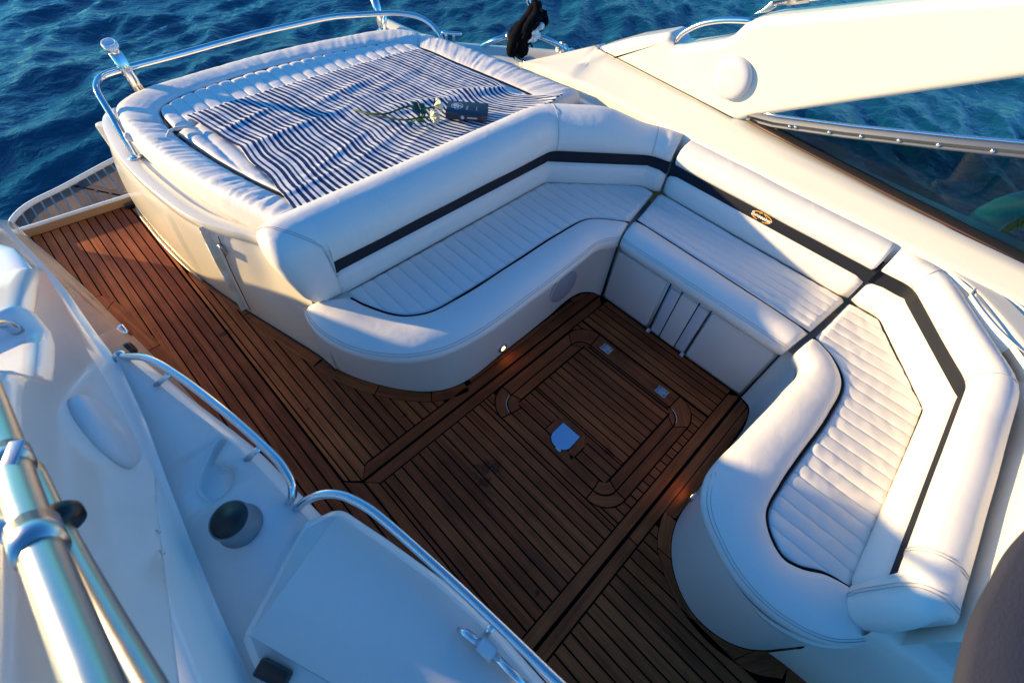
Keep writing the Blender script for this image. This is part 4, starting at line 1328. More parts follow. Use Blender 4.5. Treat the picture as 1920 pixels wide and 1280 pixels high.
co = thing('port_coaming', 'broad sunlit cream coaming sloping up behind the port bench to the window', 'coaming', (2.35, .5, .4))
ys = [2.04, 1.98, 1.92, 1.86, 1.80, 1.74, 1.70, 1.685, 1.6, 1.3, 1.0, .6, .2, -.2, -.6, -1.0, -1.4, -1.8]
def co_sec(y):
    k = max(0, min(1, (2.06 - y) / .45))        # narrows and drops to a point towards the stern
    xi = 2.215 + .055 * k; 
    sz_ = .886 + .036 * max(0, min(1, (y - .79) / .91)) if y > .74 else .886 - (.74 - y) * .032
    if y > 1.69:
        t = max(0, (2.04 - y) / .34)
        rx, rz = 2.232 + .220 * t, .792 + .142 * t
        zb = .785 + .022 * t
        return [(xi + .004, .45), (xi, .70), (xi, .765 + .02 * t), (xi + .006, .783 + .02 * t)] + [(xi + (rx - xi) * f, zb + (rz - .012 - zb) * g) for f, g in ((.14, .06), (.5, .42), (.77, .56))] + [(rx + .002, rz - .006), (rx + .03 + .055 * t, rz - .008), (rx + .10 + .09 * t, rz - .03 - .06 * t), (rx + .20, .70 - .34 * max(0, t * 3 - 2))]
    return [(xi + .004, .45), (xi, .70), (xi, .765 + .02 * k), (xi + .006, .783 + .02 * k), (xi + .025, .79 + .022 * k), (2.27 + .09 * k, .785 + .065 * k), (2.28 + .13 * k, .785 + .085 * k), (2.29 + .164 * k, sz_), (2.30 + .24 * k, sz_ - .004), (2.33 + .32 * k, .775 + .06 * k), (2.32 + .33 * k, .36)]
secs = [co_sec(y) for y in ys]
loft('moulding', [[Vector((s[i][0], y, s[i][1])) for y, s in zip(ys, secs)] for i in range(len(secs[0]))], GEL, co)

def arm_poly(notch=True):
    p = [(1.715, .79), (1.70, .86), (1.685, .925), (1.5, 1.025), (1.30, 1.112), (1.272, 1.118)]
    p += [(1.258, 1.098), (1.235, 1.078), (1.19, 1.088), (1.05, 1.148), (.985, 1.18), (.958, 1.205), (.925, 1.262), (.89, 1.288), (.84, 1.312)]
    p += [(.60, 1.40), (.305, 1.512), (-.1, 1.66), (-.6, 1.84), (-1.9, 2.31)]
    p += [(-1.9, 2.16), (-.6, 1.69), (-.085, 1.385), (.3, 1.16), (.715, .915), (.745, .89), (.82, .84), (1.2, .80), (1.69, .80)]
    return p
def bump_ring(name, parent, x, sgn):
    return lathe(name, [(r, h * (1 if sgn > 0 else .8)) for r, h in [(0, .036), (.03, .0357), (.06, .0345), (.078, .031), (.089, .022), (.093, .010), (.0935, -.004)]], PLAST, parent, (x, .868, 1.05), (-sgn, 0, 0), 40)
def arch_leg(sgn, label):
    """sgn +1: port, -1: starboard"""
    xi = XC + sgn * 1.367
    t = thing('radar_arch_leg', label, 'arch leg', (xi, 1.2, .88), 'radar arch legs')
    pol = arm_poly()
    if sgn < 0: pol = [(1.86, .80), (1.80, .880), (1.69, .936)] + pol[3:-1] + [(1.70, .80)]
    # section lofted across its thickness with rounded edges
    cy = sum(p[0] for p in pol) / len(pol)
    cur = []
    n = len(pol)
    outl = [Vector(p) for p in pol]
    # inward normals
    def inset(d):
        q = []
        for i, p in enumerate(outl):
            a, c = outl[i - 1], outl[(i + 1) % n]
            t1 = (p - a).normalized(); t2 = (c - p).normalized()
            n1 = Vector((t1.y, -t1.x)); n2 = Vector((t2.y, -t2.x)); bis = (n1 + n2)
            bis = bis.normalized() if bis.length > 1e-4 else n1
            k = min(1.6, 1 / max(.4, bis.dot(n1)))
            q.append(p - bis * d * k * ORI)
        return q
    area = sum(outl[i - 1].x * outl[i].y - outl[i].x * outl[i - 1].y for i in range(n))
    ORI = 1 if area > 0 else -1
    T = .20
    V, F = [], []
    for w, d in ((0, .040), (.003, .026), (.010, .013), (.022, .004), (.038, 0), (T - .038, 0), (T - .015, .006), (T, .03)):
        for p in inset(d): V.append((xi + sgn * w, p.x, p.y))
    m = 8
    for k in range(m - 1):
        for i in range(n):
            a = k * n + i; b = k * n + (i + 1) % n
            F.append((a, b, b + n, a + n))
    F.append(list(range(n))); F.append([(m - 1) * n + i for i in range(n)])
    leg = mesh('leg', V, F, GEL if sgn > 0 else GELW, t)
    m_ = leg.modifiers.new('wn', 'WEIGHTED_NORMAL')
    bump_ring('round_cover', t, xi - sgn * .002, sgn)
    # grab rail across the notch
    xr = xi + sgn * .04
    tube('grab_rail', fillet([(xr, 1.245, 1.075), (xr, 1.225, 1.125), (xr, 1.15, 1.19), (xr, 1.05, 1.235), (xr, .95, 1.262), (xr, .90, 1.272)], .05, 6), .0125, STEEL, t, 14)
    # panel seam
    if sgn < 0:
        for q in ((-0.28, 0.603, 1.029), (-0.28, 0.541, 1.06)): lathe('screw', [(0, .003), (.004, .0025), (.0055, 0)], STEELB, t, q, (1, 0, 0), 12)
        return t
    V, F = [], []
    tube_bm(V, F, [(xi - sgn * .0035, y, z) for y, z in ((1.705, .934), (1.66, .924), (1.55, .920), (1.35, .912), (1.1, .902), (.9, .894), (.79, .889))], .0026, 6)
    mesh('panel_seam', V, F, GAP, t)
    return t
arch_leg(1, 'sunlit cream arch leg leaning forward over the port coaming, with a round speaker cover')
arch_leg(-1, 'white arch leg beside the walkway at the left picture edge, seen from above')

# awning tube on the port arch leg
aw = thing('awning_tube', 'stainless awning tube standing on the port arch leg', 'tube', (2.52, .87, 1.31), 'stainless awning tubes')
tube('tube', [(2.535, .865, 1.345), (2.535, .69, 1.415), (2.54, .25, 1.60), (2.54, -1.8, 2.42)], .015, STEEL, aw, 16)
tube('collar', [(2.535, .81, 1.366), (2.535, .73, 1.398)], .0175, STEELB, aw, 16)
prism('bracket', [(.93, 1.285), (.87, 1.31), (.845, 1.335), (.855, 1.355), (.875, 1.35), (.90, 1.31)], 'x', 2.525, 2.545, STEELB, aw, .003)

# windscreen side panel
ws = thing('side_window', 'tinted dark side window with stainless top frame above the port coaming', 'window', (2.5, 0, .89))
def wsx(z): return 2.475 - .10 * (z - .9)       # glass leans inboard
def wpt(y, z, o=0.): return (wsx(z) + o, y, z)
gl_pts = [(.66, .925), (.50, .955), (.2, 1.045), (-.23, 1.185), (-.9, 1.40), (-1.5, 1.60), (-1.5, .78), (-.9, .82), (-.55, .853), (.0, .872), (.45, .895), (.70, .907)]
V = [wpt(y, z) for y, z in gl_pts] + [wpt(y, z, .006) for y, z in gl_pts]
n = len(gl_pts)
mesh('glass', V, [list(range(n)), [i + n for i in range(n)][::-1]] + [(i, (i + 1) % n, (i + 1) % n + n, i + n) for i in range(n)], GLASS, ws, smooth=False)
topl_ = [(.73, .930), (.60, .950), (.30, 1.035), (-.05, 1.145), (-.23, 1.205), (-.9, 1.425), (-1.5, 1.62)]
V, F = [], []
DARKST = simple('dark_anodised_rail', (.20, .20, .20), .38, metal=1, bump=.1, bscale=300)
fr = loft('top_frame', [[Vector(wpt(y, z + dz, o)) for y, z in topl_] for o, dz in ((-.012, -.034), (-.016, -.031), (-.016, -.026), (-.012, -.024), (-.012, -.012), (-.015, -.010), (-.015, -.004), (-.012, -.002), (-.012, .014), (.004, .018), (.018, .012), (.018, -.03))], DARKST, ws, closed=True)
tube('rim_tube', [wpt(y, z + .018, .004) for y, z in topl_], .0085, STEEL, fr, 12)
for (y, z) in ((.50, .972), (.525, .965), (.36, 1.01), (.24, 1.045), (.11, 1.087), (-.015, 1.126), (-.17, 1.175)):
    c = Vector(wpt(y, z - .006, -.014)); tube('screw', [c, c + Vector((-.006, 0, 0))], .0075, STEEL, fr, 12)
loft('seal', [[Vector((2.478 + o, y, z + dz)) for y, z in ((.71, .905), (.45, .892), (0, .871), (-.55, .852), (-.9, .82), (-1.5, .78))] for o, dz in ((-.035, -.003), (-.03, .008), (-.014, .012), (.0, .022), (.008, .02), (.01, -.01))], GAP, ws)
tube('rubber_edge', [(2.444, y, z + .002) for y, z in ((.71, .906), (.45, .893), (0, .872), (-.55, .852), (-.9, .82), (-1.5, .78))], .005, RUBBERB, ws, 8)
mesh('corner_plate', [wpt(.69, .914, -.004), wpt(.585, .935, -.004), wpt(.57, .918, -.004), wpt(.60, .902, -.004)], [(0, 1, 2, 3)], STEELB, ws, smooth=False)

# swim ring behind the window
sr = thing('swim_ring', 'turquoise inflatable ring with yellow lettering behind the tinted window', 'swim ring', (2.75, -.60, .9))
rc = Vector((2.78, -.65, .80)); 
V, F = [], []
ra_ = Vector((.25, -.1, 1)).normalized()
Mr = Matrix.Translation(rc) @ rotx((-.35, .25, .9))
nu, nv = 56, 20
for i in range(nu):
    a = 2 * PI * i / nu
    for j in range(nv):
        b = 2 * PI * j / nv
        V.append(Mr @ Vector(((.27 + .075 * math.cos(b)) * math.cos(a), (.27 + .075 * math.cos(b)) * math.sin(a), .075 * math.sin(b))))
for i in range(nu):
    for j in range(nv):
        F.append((i * nv + j, ((i + 1) % nu) * nv + j, ((i + 1) % nu) * nv + (j + 1) % nv, i * nv + (j + 1) % nv))
rg = mesh('ring', V, F, TURQ, sr)
V, F = [], []
nl = 40
for i in range(nl + 1):
    a = R(20 + 210 * i / nl)
    for rr, zz in ((.1935, .022), (.1935, -.05)):
        V.append(Mr @ Vector((rr * math.cos(a), rr * math.sin(a), zz)))
for i in range(nl): F.append((2 * i, 2 * i + 1, 2 * i + 3, 2 * i + 2))
yb_ = mesh('yellow_band', V, F, YELLOW, sr)
def ring_text():
    cu = bpy.data.curves.new('lettering', 'FONT'); cu.body = 'CRIVIT'; cu.size = .055; cu.align_x = 'CENTER'; cu.align_y = 'CENTER'
    o = bpy.data.objects.new('lettering', cu); COL.objects.link(o)
    me = bpy.data.meshes.new_from_object(o.evaluated_get(bpy.context.evaluated_depsgraph_get())); bpy.data.objects.remove(o)
    for v in me.vertices:
        a = R(178) + v.co.x / .1925; z = -.014 - v.co.y
        v.co = Mr @ Vector((.1925 * math.cos(a), .1925 * math.sin(a), z))
    link('lettering', me, BLACKP, yb_, smooth=False)
ring_text()

# port quarter rail with its hanging cloth and rope
pr = thing('quarter_rail', 'low stainless guard rail on the port quarter behind the sunpad', 'rail', (2.2, 2.2, .74))
ptsR = [(2.233, 2.455, 0.73), (2.22, 2.38, 0.775), (2.232, 2.297, 0.825), (2.288, 2.251, 0.845), (2.419, 2.121, 0.86), (2.454, 2.052, 0.85), (2.539, 2.003, 0.805), (2.615, 1.988, 0.765), (2.682, 2.01, 0.73)]
tube('tube', crom(ptsR, 6), .0145, STEEL, pr, 14)
lathe('joint', [(.020, -.012), (.020, .012)], STEELB, pr, ptsR[3], Vector(ptsR[4]) - Vector(ptsR[3]), 18)
tube('stay', [(2.584, 1.969, 0.8), (2.663, 1.962, 0.75)], .009, STEEL, pr, 10)
fl = thing('flag_staff', 'short leaning stainless staff carrying the black cloth on the port quarter', 'staff', (2.528, 2.22, 0.832))
tube('pole', [(2.511, 2.23, 0.8801), (2.432, 2.29, 1.083)], .014, STEEL, fl, 14)
bc_ = thing('black_cloth', 'bunched black fabric hanging from the rail on the port quarter', 'cloth', (2.299, 2.17, 0.8644))
V, F = [], []
random.seed(3)
STR = [[(2.449, 2.19, 1.01), (2.412, 2.17, 0.9941), (2.359, 2.15, 0.9599), (2.278, 2.13, 0.9313), (2.228, 2.13, 0.8911), (2.228, 2.15, 0.8217), (2.232, 2.16, 0.7848)],
       [(2.468, 2.18, 1.004), (2.387, 2.13, 0.9712), (2.312, 2.11, 0.9361), (2.266, 2.11, 0.9006), (2.27, 2.13, 0.8421), (2.288, 2.15, 0.772)],
       [(2.471, 2.19, 0.9894), (2.472, 2.17, 0.9389), (2.424, 2.16, 0.9054), (2.352, 2.16, 0.8795), (2.336, 2.16, 0.8184), (2.353, 2.16, 0.7601)],
       [(2.435, 2.19, 0.9792), (2.354, 2.17, 0.9442), (2.283, 2.16, 0.9132), (2.245, 2.16, 0.89), (2.249, 2.16, 0.843), (2.268, 2.16, 0.7884)],
       [(2.414, 2.15, 1.026), (2.398, 2.13, 0.9911), (2.352, 2.1, 0.9642), (2.283, 2.09, 0.9311), (2.271, 2.1, 0.8855), (2.275, 2.12, 0.8324), (2.287, 2.13, 0.7727)],
       [(2.496, 2.19, 0.9516), (2.518, 2.18, 0.9334), (2.527, 2.18, 0.9088), (2.489, 2.17, 0.8957), (2.432, 2.16, 0.9153)]]
for si, s in enumerate(STR):
    c = crom(s, 8); m = len(c)
    if si < 5:
        for e in range(2):
            d = Vector((random.uniform(-.022, .022), -.012 - .02 * e, random.uniform(-.015, .015)))
            cc2 = [p + d * (1 + .5 * math.sin(i * .6 + si)) for i, p in enumerate(c[2:-2 - e * 5])]
            tube_bm(V, F, cc2, .01, 8, True, [(.009 + .005 * nz(i * .5, si * 2. + e)) * math.sin(PI * (i + 1) / (len(cc2) + 1)) ** .3 for i in range(len(cc2))])
    rad = [(.020 + .014 * math.sin(PI * i / (m - 1)) ** .5) * (1 + .22 * nz(i * .35, si * 3.1)) * (1.15 if i > m * .75 else 1) for i in range(m)]
    tube_bm(V, F, c, .03, 14, True, rad)
mesh('folds', V, F, BLACKCL, bc_)
V, F = [], []
tube_bm(V, F, [(2.237, 2.13, 0.8083), (2.22, 2.13, 0.7883), (2.236, 2.13, 0.7664)], .012, 8, True, [.014, .010, .002])
mesh('loose_corner', V, F, BLACKCL, bc_)
fo_ = thing('float_string', 'bunch of small white floats beside the black cloth on the quarter rail', 'floats', (2.38, 2.13, 0.8654))
for q in ((2.299, 2.09, 0.88), (2.346, 2.09, 0.8729), (2.355, 2.09, 0.9082), (2.328, 2.1, 0.9078), (2.385, 2.1, 0.8763), (2.422, 2.11, 0.9145)):
    lathe('float', [(0, .026), (.012, .024), (.019, .015), (.021, 0), (.019, -.015), (.012, -.024), (0, -.026)], WHITEF, fo_, q, (.3, -1, .4), 14)
ro = thing('rope_coil', 'two turns of white rope tied round the quarter rail', 'rope', (2.463, 1.989, 0.85))
V, F = [], []
dr = (Vector(ptsR[7]) - Vector(ptsR[5])).normalized()
for f in (.42, .60):
    c = Vector(ptsR[5]).lerp(Vector(ptsR[7]), f); e = dr.cross(Vector((0, 0, 1))).normalized(); g = dr.cross(e)
    tube_bm(V, F, [c + (e * math.cos(R(a)) + g * math.sin(R(a))) * .024 + Vector((0, 0, -.006)) + dr * .00004 * a for a in range(0, 361, 20)], .0085, 8)
tube_bm(V, F, crom([Vector(ptsR[5]).lerp(Vector(ptsR[7]), .6) + Vector((0, -.02, -.02)), Vector(ptsR[6]) + Vector((0, -.03, -.05)), Vector(ptsR[6]) + Vector((.02, -.02, -.085))], 6), .0075, 8)
mesh('turns', V, F, ROPE, ro)
# small fittings on the quarter deck
fp = thing('fender_basket', 'low white and steel fitting on the quarter deck under the black cloth', 'fitting', (2.2, 1.95, .735))
box('base_block', (2.313, 2.087, 0.75), (.10, .06, .03), PLAST, fp, .006)
tube('bar', [(2.265, 2.144, 0.755), (2.267, 2.067, 0.765), (2.261, 2.037, 0.755)], .010, STEEL, fp, 10)
box('side_block', (2.361, 2.017, 0.75), (.05, .05, .035), PLAST, fp, .006)

# ------------------------------------------------------------------ forward port shelf and helm moulding
sh = thing('helm_moulding', 'cream moulded shelf wrapping behind the forward bench with an oval cup recess', 'moulding', (1.5, -1.0, .3))
cc = [(2.178, -0.4543), (2.241, -0.4647), (2.275, -0.524), (2.258, -0.6193), (2.148, -0.7325), (2.016, -0.768), (1.999, -0.6982), (2.042, -0.5979), (2.102, -0.5234)]
cx_ = [(p[0], p[1]) for p in crom([Vector((a, b, 0)) for a, b in cc] + [Vector((cc[0][0], cc[0][1], 0))], 6)][:-1]
shelf = [(2.285, -.10), (2.285, -1.9), (1.0, -1.9), (1.0, -1.1), (1.30, -.85), (1.87, -.765), (2.20, -.48), (2.265, -.34), (2.28, -.2)]
prism('shelf', shelf, 'z', .70, .795, GEL, sh, 0, holes=[cx_])
ctr = Vector((sum(p[0] for p in cx_) / len(cx_), sum(p[1] for p in cx_) / len(cx_)))
cur = []
for s, z in ((1.05, .7955), (1.025, .798), (1.0, .796), (.985, .793), (.955, .786), (.88, .784), (.02, .784)):
    cur.append([Vector((ctr.x + (x - ctr.x) * s, ctr.y + (y - ctr.y) * s, z)) for x, y in cx_ + cx_[:1]])
loft('cup_recess', cur, GEL, sh)
lathe('drain_plug', [(0, .008), (.02, .007), (.024, 0)], RUBBERB, sh, (2.15, -.64, .786), (0, 0, 1), 20)
# curved skirt behind the backrest and side of the helm moulding
hw = crom([(.90, -.735, 0), (.835, -.705, 0), (.845, -.76, 0), (.86, -1.0, 0), (.87, -1.9, 0)][1:], 8)
loft('side_wall', [[Vector((p.x, p.y, 0)) for p in hw], [Vector((p.x + .004, p.y, .22)) for p in hw], [Vector((p.x + .015, p.y, .235)) for p in hw], [Vector((p.x + .03, p.y, .52)) for p in hw], [Vector((p.x + .05, p.y, .55)) for p in hw], [Vector((p.x + .09, p.y, .562)) for p in hw]], GEL, sh)
prism('top', [(.92, -.72), (1.12, -.78), (1.9, -.80), (1.9, -1.9), (.94, -1.9)], 'z', .50, .562, GEL, sh, .02)
bk_c = crom([(.90, -.79, 0), (1.0, -.785, 0), (1.2, -.778, 0), (1.5, -.772, 0), (1.87, -.755, 0), (2.20, -.47, 0), (2.262, -.34, 0), (2.275, -.20, 0)], 6)
def rz(p): return .09 * max(0, min(1, (1.95 - p.x) / .55))
loft('back_wall', [[Vector((p.x + a * .35, p.y - a, z + rz(p) * h)) for p in bk_c] for a, z, h in ((-.02, .45, 0), (-.02, .70, 0), (.0, .775, .8), (.006, .79, .97), (.014, .796, 1), (.03, .797, .98), (.06, .797, .6), (.12, .797, 0))], GEL, sh)

# dark canvas seat cover close to the camera at the lower right
dc = thing('canvas_cover', 'dark grey canvas cover, out of focus at the lower right corner', 'cover', (.6, -.6, 1.3))
edge = [(0.6639, -0.3803), (0.571, -0.3443), (0.5252, -0.3296), (0.4786, -0.3186), (0.4346, -0.3134), (0.3897, -0.3086), (0.3575, -0.3084), (0.3234, -0.3102), (0.2826, -0.3133), (0.2488, -0.3196)]
e_ = crom([Vector((a, b, 0)) for a, b in edge], 6)
ec = Vector((.80, -.80, 0))
loft('cover', [[Vector((ec.x + (p.x - ec.x) * s + .004 * nz(p.x * 15, p.y * 15, z * 6), ec.y + (p.y - ec.y) * s, z)) for p in e_] for s, z in ((.60, 1.30), (.86, 1.42), (.97, 1.475), (1.0, 1.50), (.985, 1.508), (.9, 1.512), (.5, 1.514), (.05, 1.512))], DARKCL, dc)

# ------------------------------------------------------------------ starboard side
st = thing('starboard_coaming', 'white starboard coaming with a flat ledge, a moulded glass recess and a long inner wall', 'coaming', (-.3, 1.0, 0))
ZC = .75
# inner edge of the ledge, from aft to forward
EDG = [(-.245, 1.405), (-.222, 1.31), (-.182, 1.12), (-.118, .83), (-.090, .60), (-.075, .50), (.0, .30), (.06, .1), (.09, -.1), (.12, -.6), (.14, -1.6)]
OUTB = [(-.256, 1.40), (-.262, 1.30), (-.275, 1.10), (-.295, .93), (-.318, .70), (-.335, .50), (-.345, .30), (-.35, .1), (-.352, -.1), (-.355, -.6), (-.36, -1.6)]
ed = crom([(x, y, 0) for x, y in EDG], 8); ou = crom([(x, y, 0) for x, y in OUTB], 8)
# recess for a glass: keyhole shape
rcx = Vector((-0.2029, 0.8204)); 
kh = [(-0.171, 0.7768), (-0.1888, 0.7601), (-0.217, 0.7539), (-0.2399, 0.7643), (-0.2504, 0.797), (-0.2439, 0.8316), (-0.2197, 0.8589), (-0.1906, 0.8833), (-0.1614, 0.9096), (-0.1418, 0.9133), (-0.1355, 0.8942), (-0.1633, 0.8726), (-0.1858, 0.8517), (-0.178, 0.8402), (-0.1643, 0.8191), (-0.1615, 0.794)]
khc = [(p.x, p.y) for p in crom([Vector((a, b, 0)) for a, b in kh + kh[:1]], 4)][:-1]
outline = [(p.x, p.y) for p in ed] + [(p.x, p.y) for p in ou[::-1]]
prism('ledge', outline, 'z', .70, ZC, GRIP, st, 0, holes=[khc])
kc = Vector((sum(p[0] for p in khc) / len(khc), sum(p[1] for p in khc) / len(khc)))
def khs(s, z):
    return [Vector((kc.x + (x - kc.x) * s, kc.y + (y - kc.y) * s, z)) for x, y in khc + khc[:1]]
loft('glass_recess', [khs(1.03, ZC + .0005), khs(1.0, ZC - .001), khs(.97, ZC - .008), khs(.92, ZC - .02), khs(.75, ZC - .028), khs(.02, ZC - .03)], GELW, st)
# rolled lip and inner wall below the ledge
loft('inner_lip', [[p + Vector((d, 0, z)) for p in ed] for d, z in ((-.004, ZC - .002), (-.001, ZC - .001), (.004, ZC - .005), (.028, .712), (.030, .700), (.022, .690), (-.01, .688), (-.06, .64), (-.07, .3), (-.075, 0))], GELW, st)
# long wall aft of the ledge along the walkway, rising sheer
wy = [3.5, 3.385, 3.37, 3.355, 3.34, 3.25, 3.1, 2.9, 2.7, 2.5, 2.3, 2.1, 1.9, 1.7, 1.55, 1.42, 1.30]
wx = interp([(y, x) for x, y in STB_WALL])
r1z = interp([(3.5, .03), (3.38, .03), (3.35, .17), (3.2, .27), (2.9, .38), (2.5, .50), (2.1, .60), (1.8, .68), (1.5, .745), (1.30, .76)])
r1x = interp([(3.5, -.475), (2.88, -.425), (2.6, -.385), (2.25, -.335), (1.9, -.295), (1.6, -.272), (1.40, -.256), (1.3, -.262)])
R2X = interp([(3.5, -.54), (3.385, -.54), (3.35, -.53), (3.2, -.515), (2.9, -.485), (2.5, -.44), (2.15, -.405), (2.05, -.375), (1.9, -.308), (1.75, -.288), (1.5, -.286), (1.3, -.286), (.72, -.287)])
R2Z = interp([(3.5, .06), (3.385, .06), (3.35, .21), (3.2, .33), (2.9, .56), (2.7, .66), (2.4, .785), (2.15, .83), (2.05, .845), (1.9, .878), (1.75, .912), (1.5, .898), (1.3, .892), (.72, .885)])
secs = []
for y in wy:
    a, b, z = wx(y), r1x(y), r1z(y)
    x2, z2 = R2X(y), R2Z(y)
    secs.append([(a, 0), (a - .004, .06), (a * .55 + b * .45 - .010, z * .5), (b - .012, z - .06), (b - .003, z - .010), (b - .002, z - .004), (b - .005, z + .001), (b - .020, z + .009), (b - .024, z + .014), (b - .026 + (x2 - b + .026) * .35, z + .014 + (z2 - z - .014) * .45), (x2, z2 - .010), (x2 - .001, z2 - .003), (x2 - .006, z2 + .002), (x2 - .024, z2 + .005), (x2 - .04, z2 + .002), (x2 - .15, z2 - .03), (x2 - .34, z2 - .10), (x2 - .40, z2 - .2), (x2 - .42, -.6), (x2 - .38, -1.4)])
loft('long_wall', [[Vector((s_[i][0], y, s_[i][1])) for y, s_ in zip(wy, secs)] for i in range(len(secs[0]))], GELW, st)
# outboard of the ledge: cove, foot of the arch, side deck and topsides
yb = [1.36, 1.30, 1.2, 1.1, 1.0, .9, .8, .72, .70, .6, .5, .3, .1, -.2, -.6, -1.6]
obx = interp([(y, x) for x, y in OUTB])
def foot(y):
    o = obx(y)
    q = max(0, min(1, (y - .45) / .6)); q = q * q * (3 - 2 * q)
    x2, z2 = (o - .028) * (1 - q) + min(R2X(y), o - .004) * q, .885 * (1 - q) + R2Z(y) * q
    return [(o + .006, ZC - .004), (o + .003, ZC + .001), (o - .004, ZC + .006), (o - .006, ZC + .020), (o - .010 + (x2 - o + .010) * .4, ZC + .06), (x2, z2 - .010), (x2 - .002, z2 - .003), (x2 - .008, z2 + .001), (x2 - .06, z2), (x2 - .25, z2 - .02), (x2 - .36, z2 - .12), (x2 - .42, -.2), (x2 - .38, -1.4)]
fs = [foot(y) for y in yb]
loft('arch_foot', [[Vector((f_[i][0], y, f_[i][1])) for y, f_ in zip(yb, fs)] for i in range(len(fs[0]))], GELW, st)
# fixtures along the wall
lg = [(-.335, 2.30, .33)]
V, F = [], []
def onwall(y, z, o=.004):
    a, b = wx(y), r1x(y); zz = r1z(y); f = min(1, z / zz)
    return Vector((a * (1 - f) + (b - .010) * f + o + .004, y, z))
random.seed(2)
for k in range(5):
    y = 2.50 - .06 * k; hgt = .03 + .014 * k
    zt = .30 + .012 * k
    q = [(y, zt), (y - .026, zt + .014), (y - .062, zt - hgt * .9), (y - .040, zt - hgt)]
    b = len(V)
    for yy, zz in q: V.append(onwall(yy, zz, .016))
    F.append((b, b + 1, b + 2, b + 3))
mesh('black_emblem', V, F, BLACKP, st, smooth=False)
def wallfit(name, label, cat, y, z, r, mat):
    t = thing(name, label, cat, onwall(y, z))
    a = onwall(y, z, .0)
    lathe('rim', [(r * .7, .010), (r * .9, .012), (r, .008), (r * 1.05, 0), (r * 1.05, -.01), (r * .7, -.01)], STEEL if mat is LAMP else BLACKP, t, a, (1, 0, .12), 24)
    lathe('centre', [(0, .010), (r * .4, .009), (r * .68, .006), (r * .68, -.008)], STEELB if mat is LAMP else mat, t, a, (1, 0, .12), 20)
wallfit('wall_light', 'chrome round light low on the starboard walkway wall', 'light', 2.22, .12, .034, LAMP)
wallfit('deck_filler', 'black round socket cap on the starboard walkway wall', 'socket', 1.76, .42, .026, BLACKP)

# black vent cup
vc = thing('vent_cup', 'black-lined grey cup holder tube standing on the starboard ledge', 'cup holder', (-0.2154, 0.6465, 0.75))
ctrv = Vector((-0.2106, 0.6508, 0.75)) + Vector((0, 0, 0))
lathe('shell', [(.054, 0), (.054, .006), (.050, .008), (.0485, .055), (.0465, .060), (.043, .058), (.042, .02), (0, .015)], STEELB if False else simple('grey_vent_plastic', (.20, .21, .23), .4), vc, ctrv, (-.08, .05, 1), 40)
lathe('liner', [(.0425, .0585), (.041, .03), (.03, .012), (0, .010)], BLACKP, vc, ctrv + Vector((0, 0, .002)), (-.08, .05, 1), 40)

# hatch lid on the ledge
hd_ = thing('coaming_hatch', 'large plain white hatch lid on the starboard coaming beside the longer handrail', 'hatch lid', (-.1, .2, .75))
hp = [(-0.0897, 0.5389), (-0.02307, 0.5173), (-0.004394, 0.4977), (.035, .36), (.075, .2), (.098, .05), (.105, -.1), (.12, -.6), (-.29, -.6), (-.315, .20), (-.322, .34), (-0.3148, 0.4099), (-0.3048, 0.4207)]
hp = [(a, b) for a, b in hp]
hpc = [(p.x, p.y) for p in fillet([(a, b, 0) for a, b in hp + hp[:1]], .02, 4)][:-1]
hcx, hcy = -.10, 0.0
def hset(d, z):
    o = offset2(hpc + hpc[:1], d); o[-1] = o[0].copy(); return [Vector((p.x, p.y, z)) for p in o]
sg = 1 if sum(hpc[i - 1][0] * hpc[i][1] - hpc[i][0] * hpc[i - 1][1] for i in range(len(hpc))) > 0 else -1
hl = [hset(0, ZC + .002), hset(0, ZC + .020), hset(sg * .004, ZC + .026)]
loft('lid_rim', hl + [hset(sg * .020, ZC + .034)], GELW, hd_)
prism('lid', [(p.x, p.y) for p in hset(sg * .019, 0)][:-1], 'z', ZC + .02, ZC + .0345, GRIP, hd_, 0)
tube('seam', [p + Vector((0, 0, .0)) for p in hset(-sg * .002, ZC + .002)], .003, GAP, hd_, 6)
box('black_catch', (-0.2919, 0.3051, 0.79), (.035, .075, .02), BLACKP, hd_, .006, Matrix.Rotation(R(25), 3, 'Z'))
lk = thing('toggle_latch', 'stainless toggle latch with a grey roller on the hatch lid edge', 'latch', (0.05589, 0.02921, 0.79))
tube('tongue', [(0.03451, 0.09749, 0.79), (0.04076, 0.0791, 0.8), (0.05105, 0.04143, 0.8)], .010, STEEL, lk, 12, [.004, .010, .010])
tube('roller', [(0.05214, 0.0427, 0.805), (0.05794, 0.004702, 0.805)], .016, PLAST, lk, 20)
tube('arm', [(0.05784, 0.007731, 0.8), (0.07004, -0.0872, 0.8)], .009, STEEL, lk, 12)

# handrails
def handrail(label, pts, posts, r=.0115):
    t = thing('handrail', label, 'handrail', pts[0], 'stainless handrails along the starboard coaming')
    tube('tube', fillet(pts, .06, 8), r, STEEL, t, 16)
    for a, b in posts: tube('post', [a, b], .0085, STEEL, t, 12)
    lathe('end_flange', [(.0185, -.006), (.0185, .002), (.014, .006), (.0118, .008)], STEEL, t, pts[0], Vector(pts[1]) - Vector(pts[0]), 20)
handrail('stainless handrail curving beside the teak walkway, its ends bent into the aft starboard ledge', [(-0.2452, 1.392, 0.74), (-0.2284, 1.362, 0.755), (-0.1897, 1.304, 0.78), (-0.1622, 1.233, 0.79), (-0.1303, 1.117, 0.795), (-0.09484, 0.9498, 0.8), (-0.07039, 0.8126, 0.8), (-0.05668, 0.7086, 0.8), (-0.06211, 0.6419, 0.79), (-0.08005, 0.6224, 0.765), (-0.1012, 0.6248, 0.735)],
         [((-0.2056, 1.209, 0.745), (-0.153, 1.179, 0.79)), ((-0.1219, 0.8082, 0.745), (-0.07309, 0.7843, 0.795))])
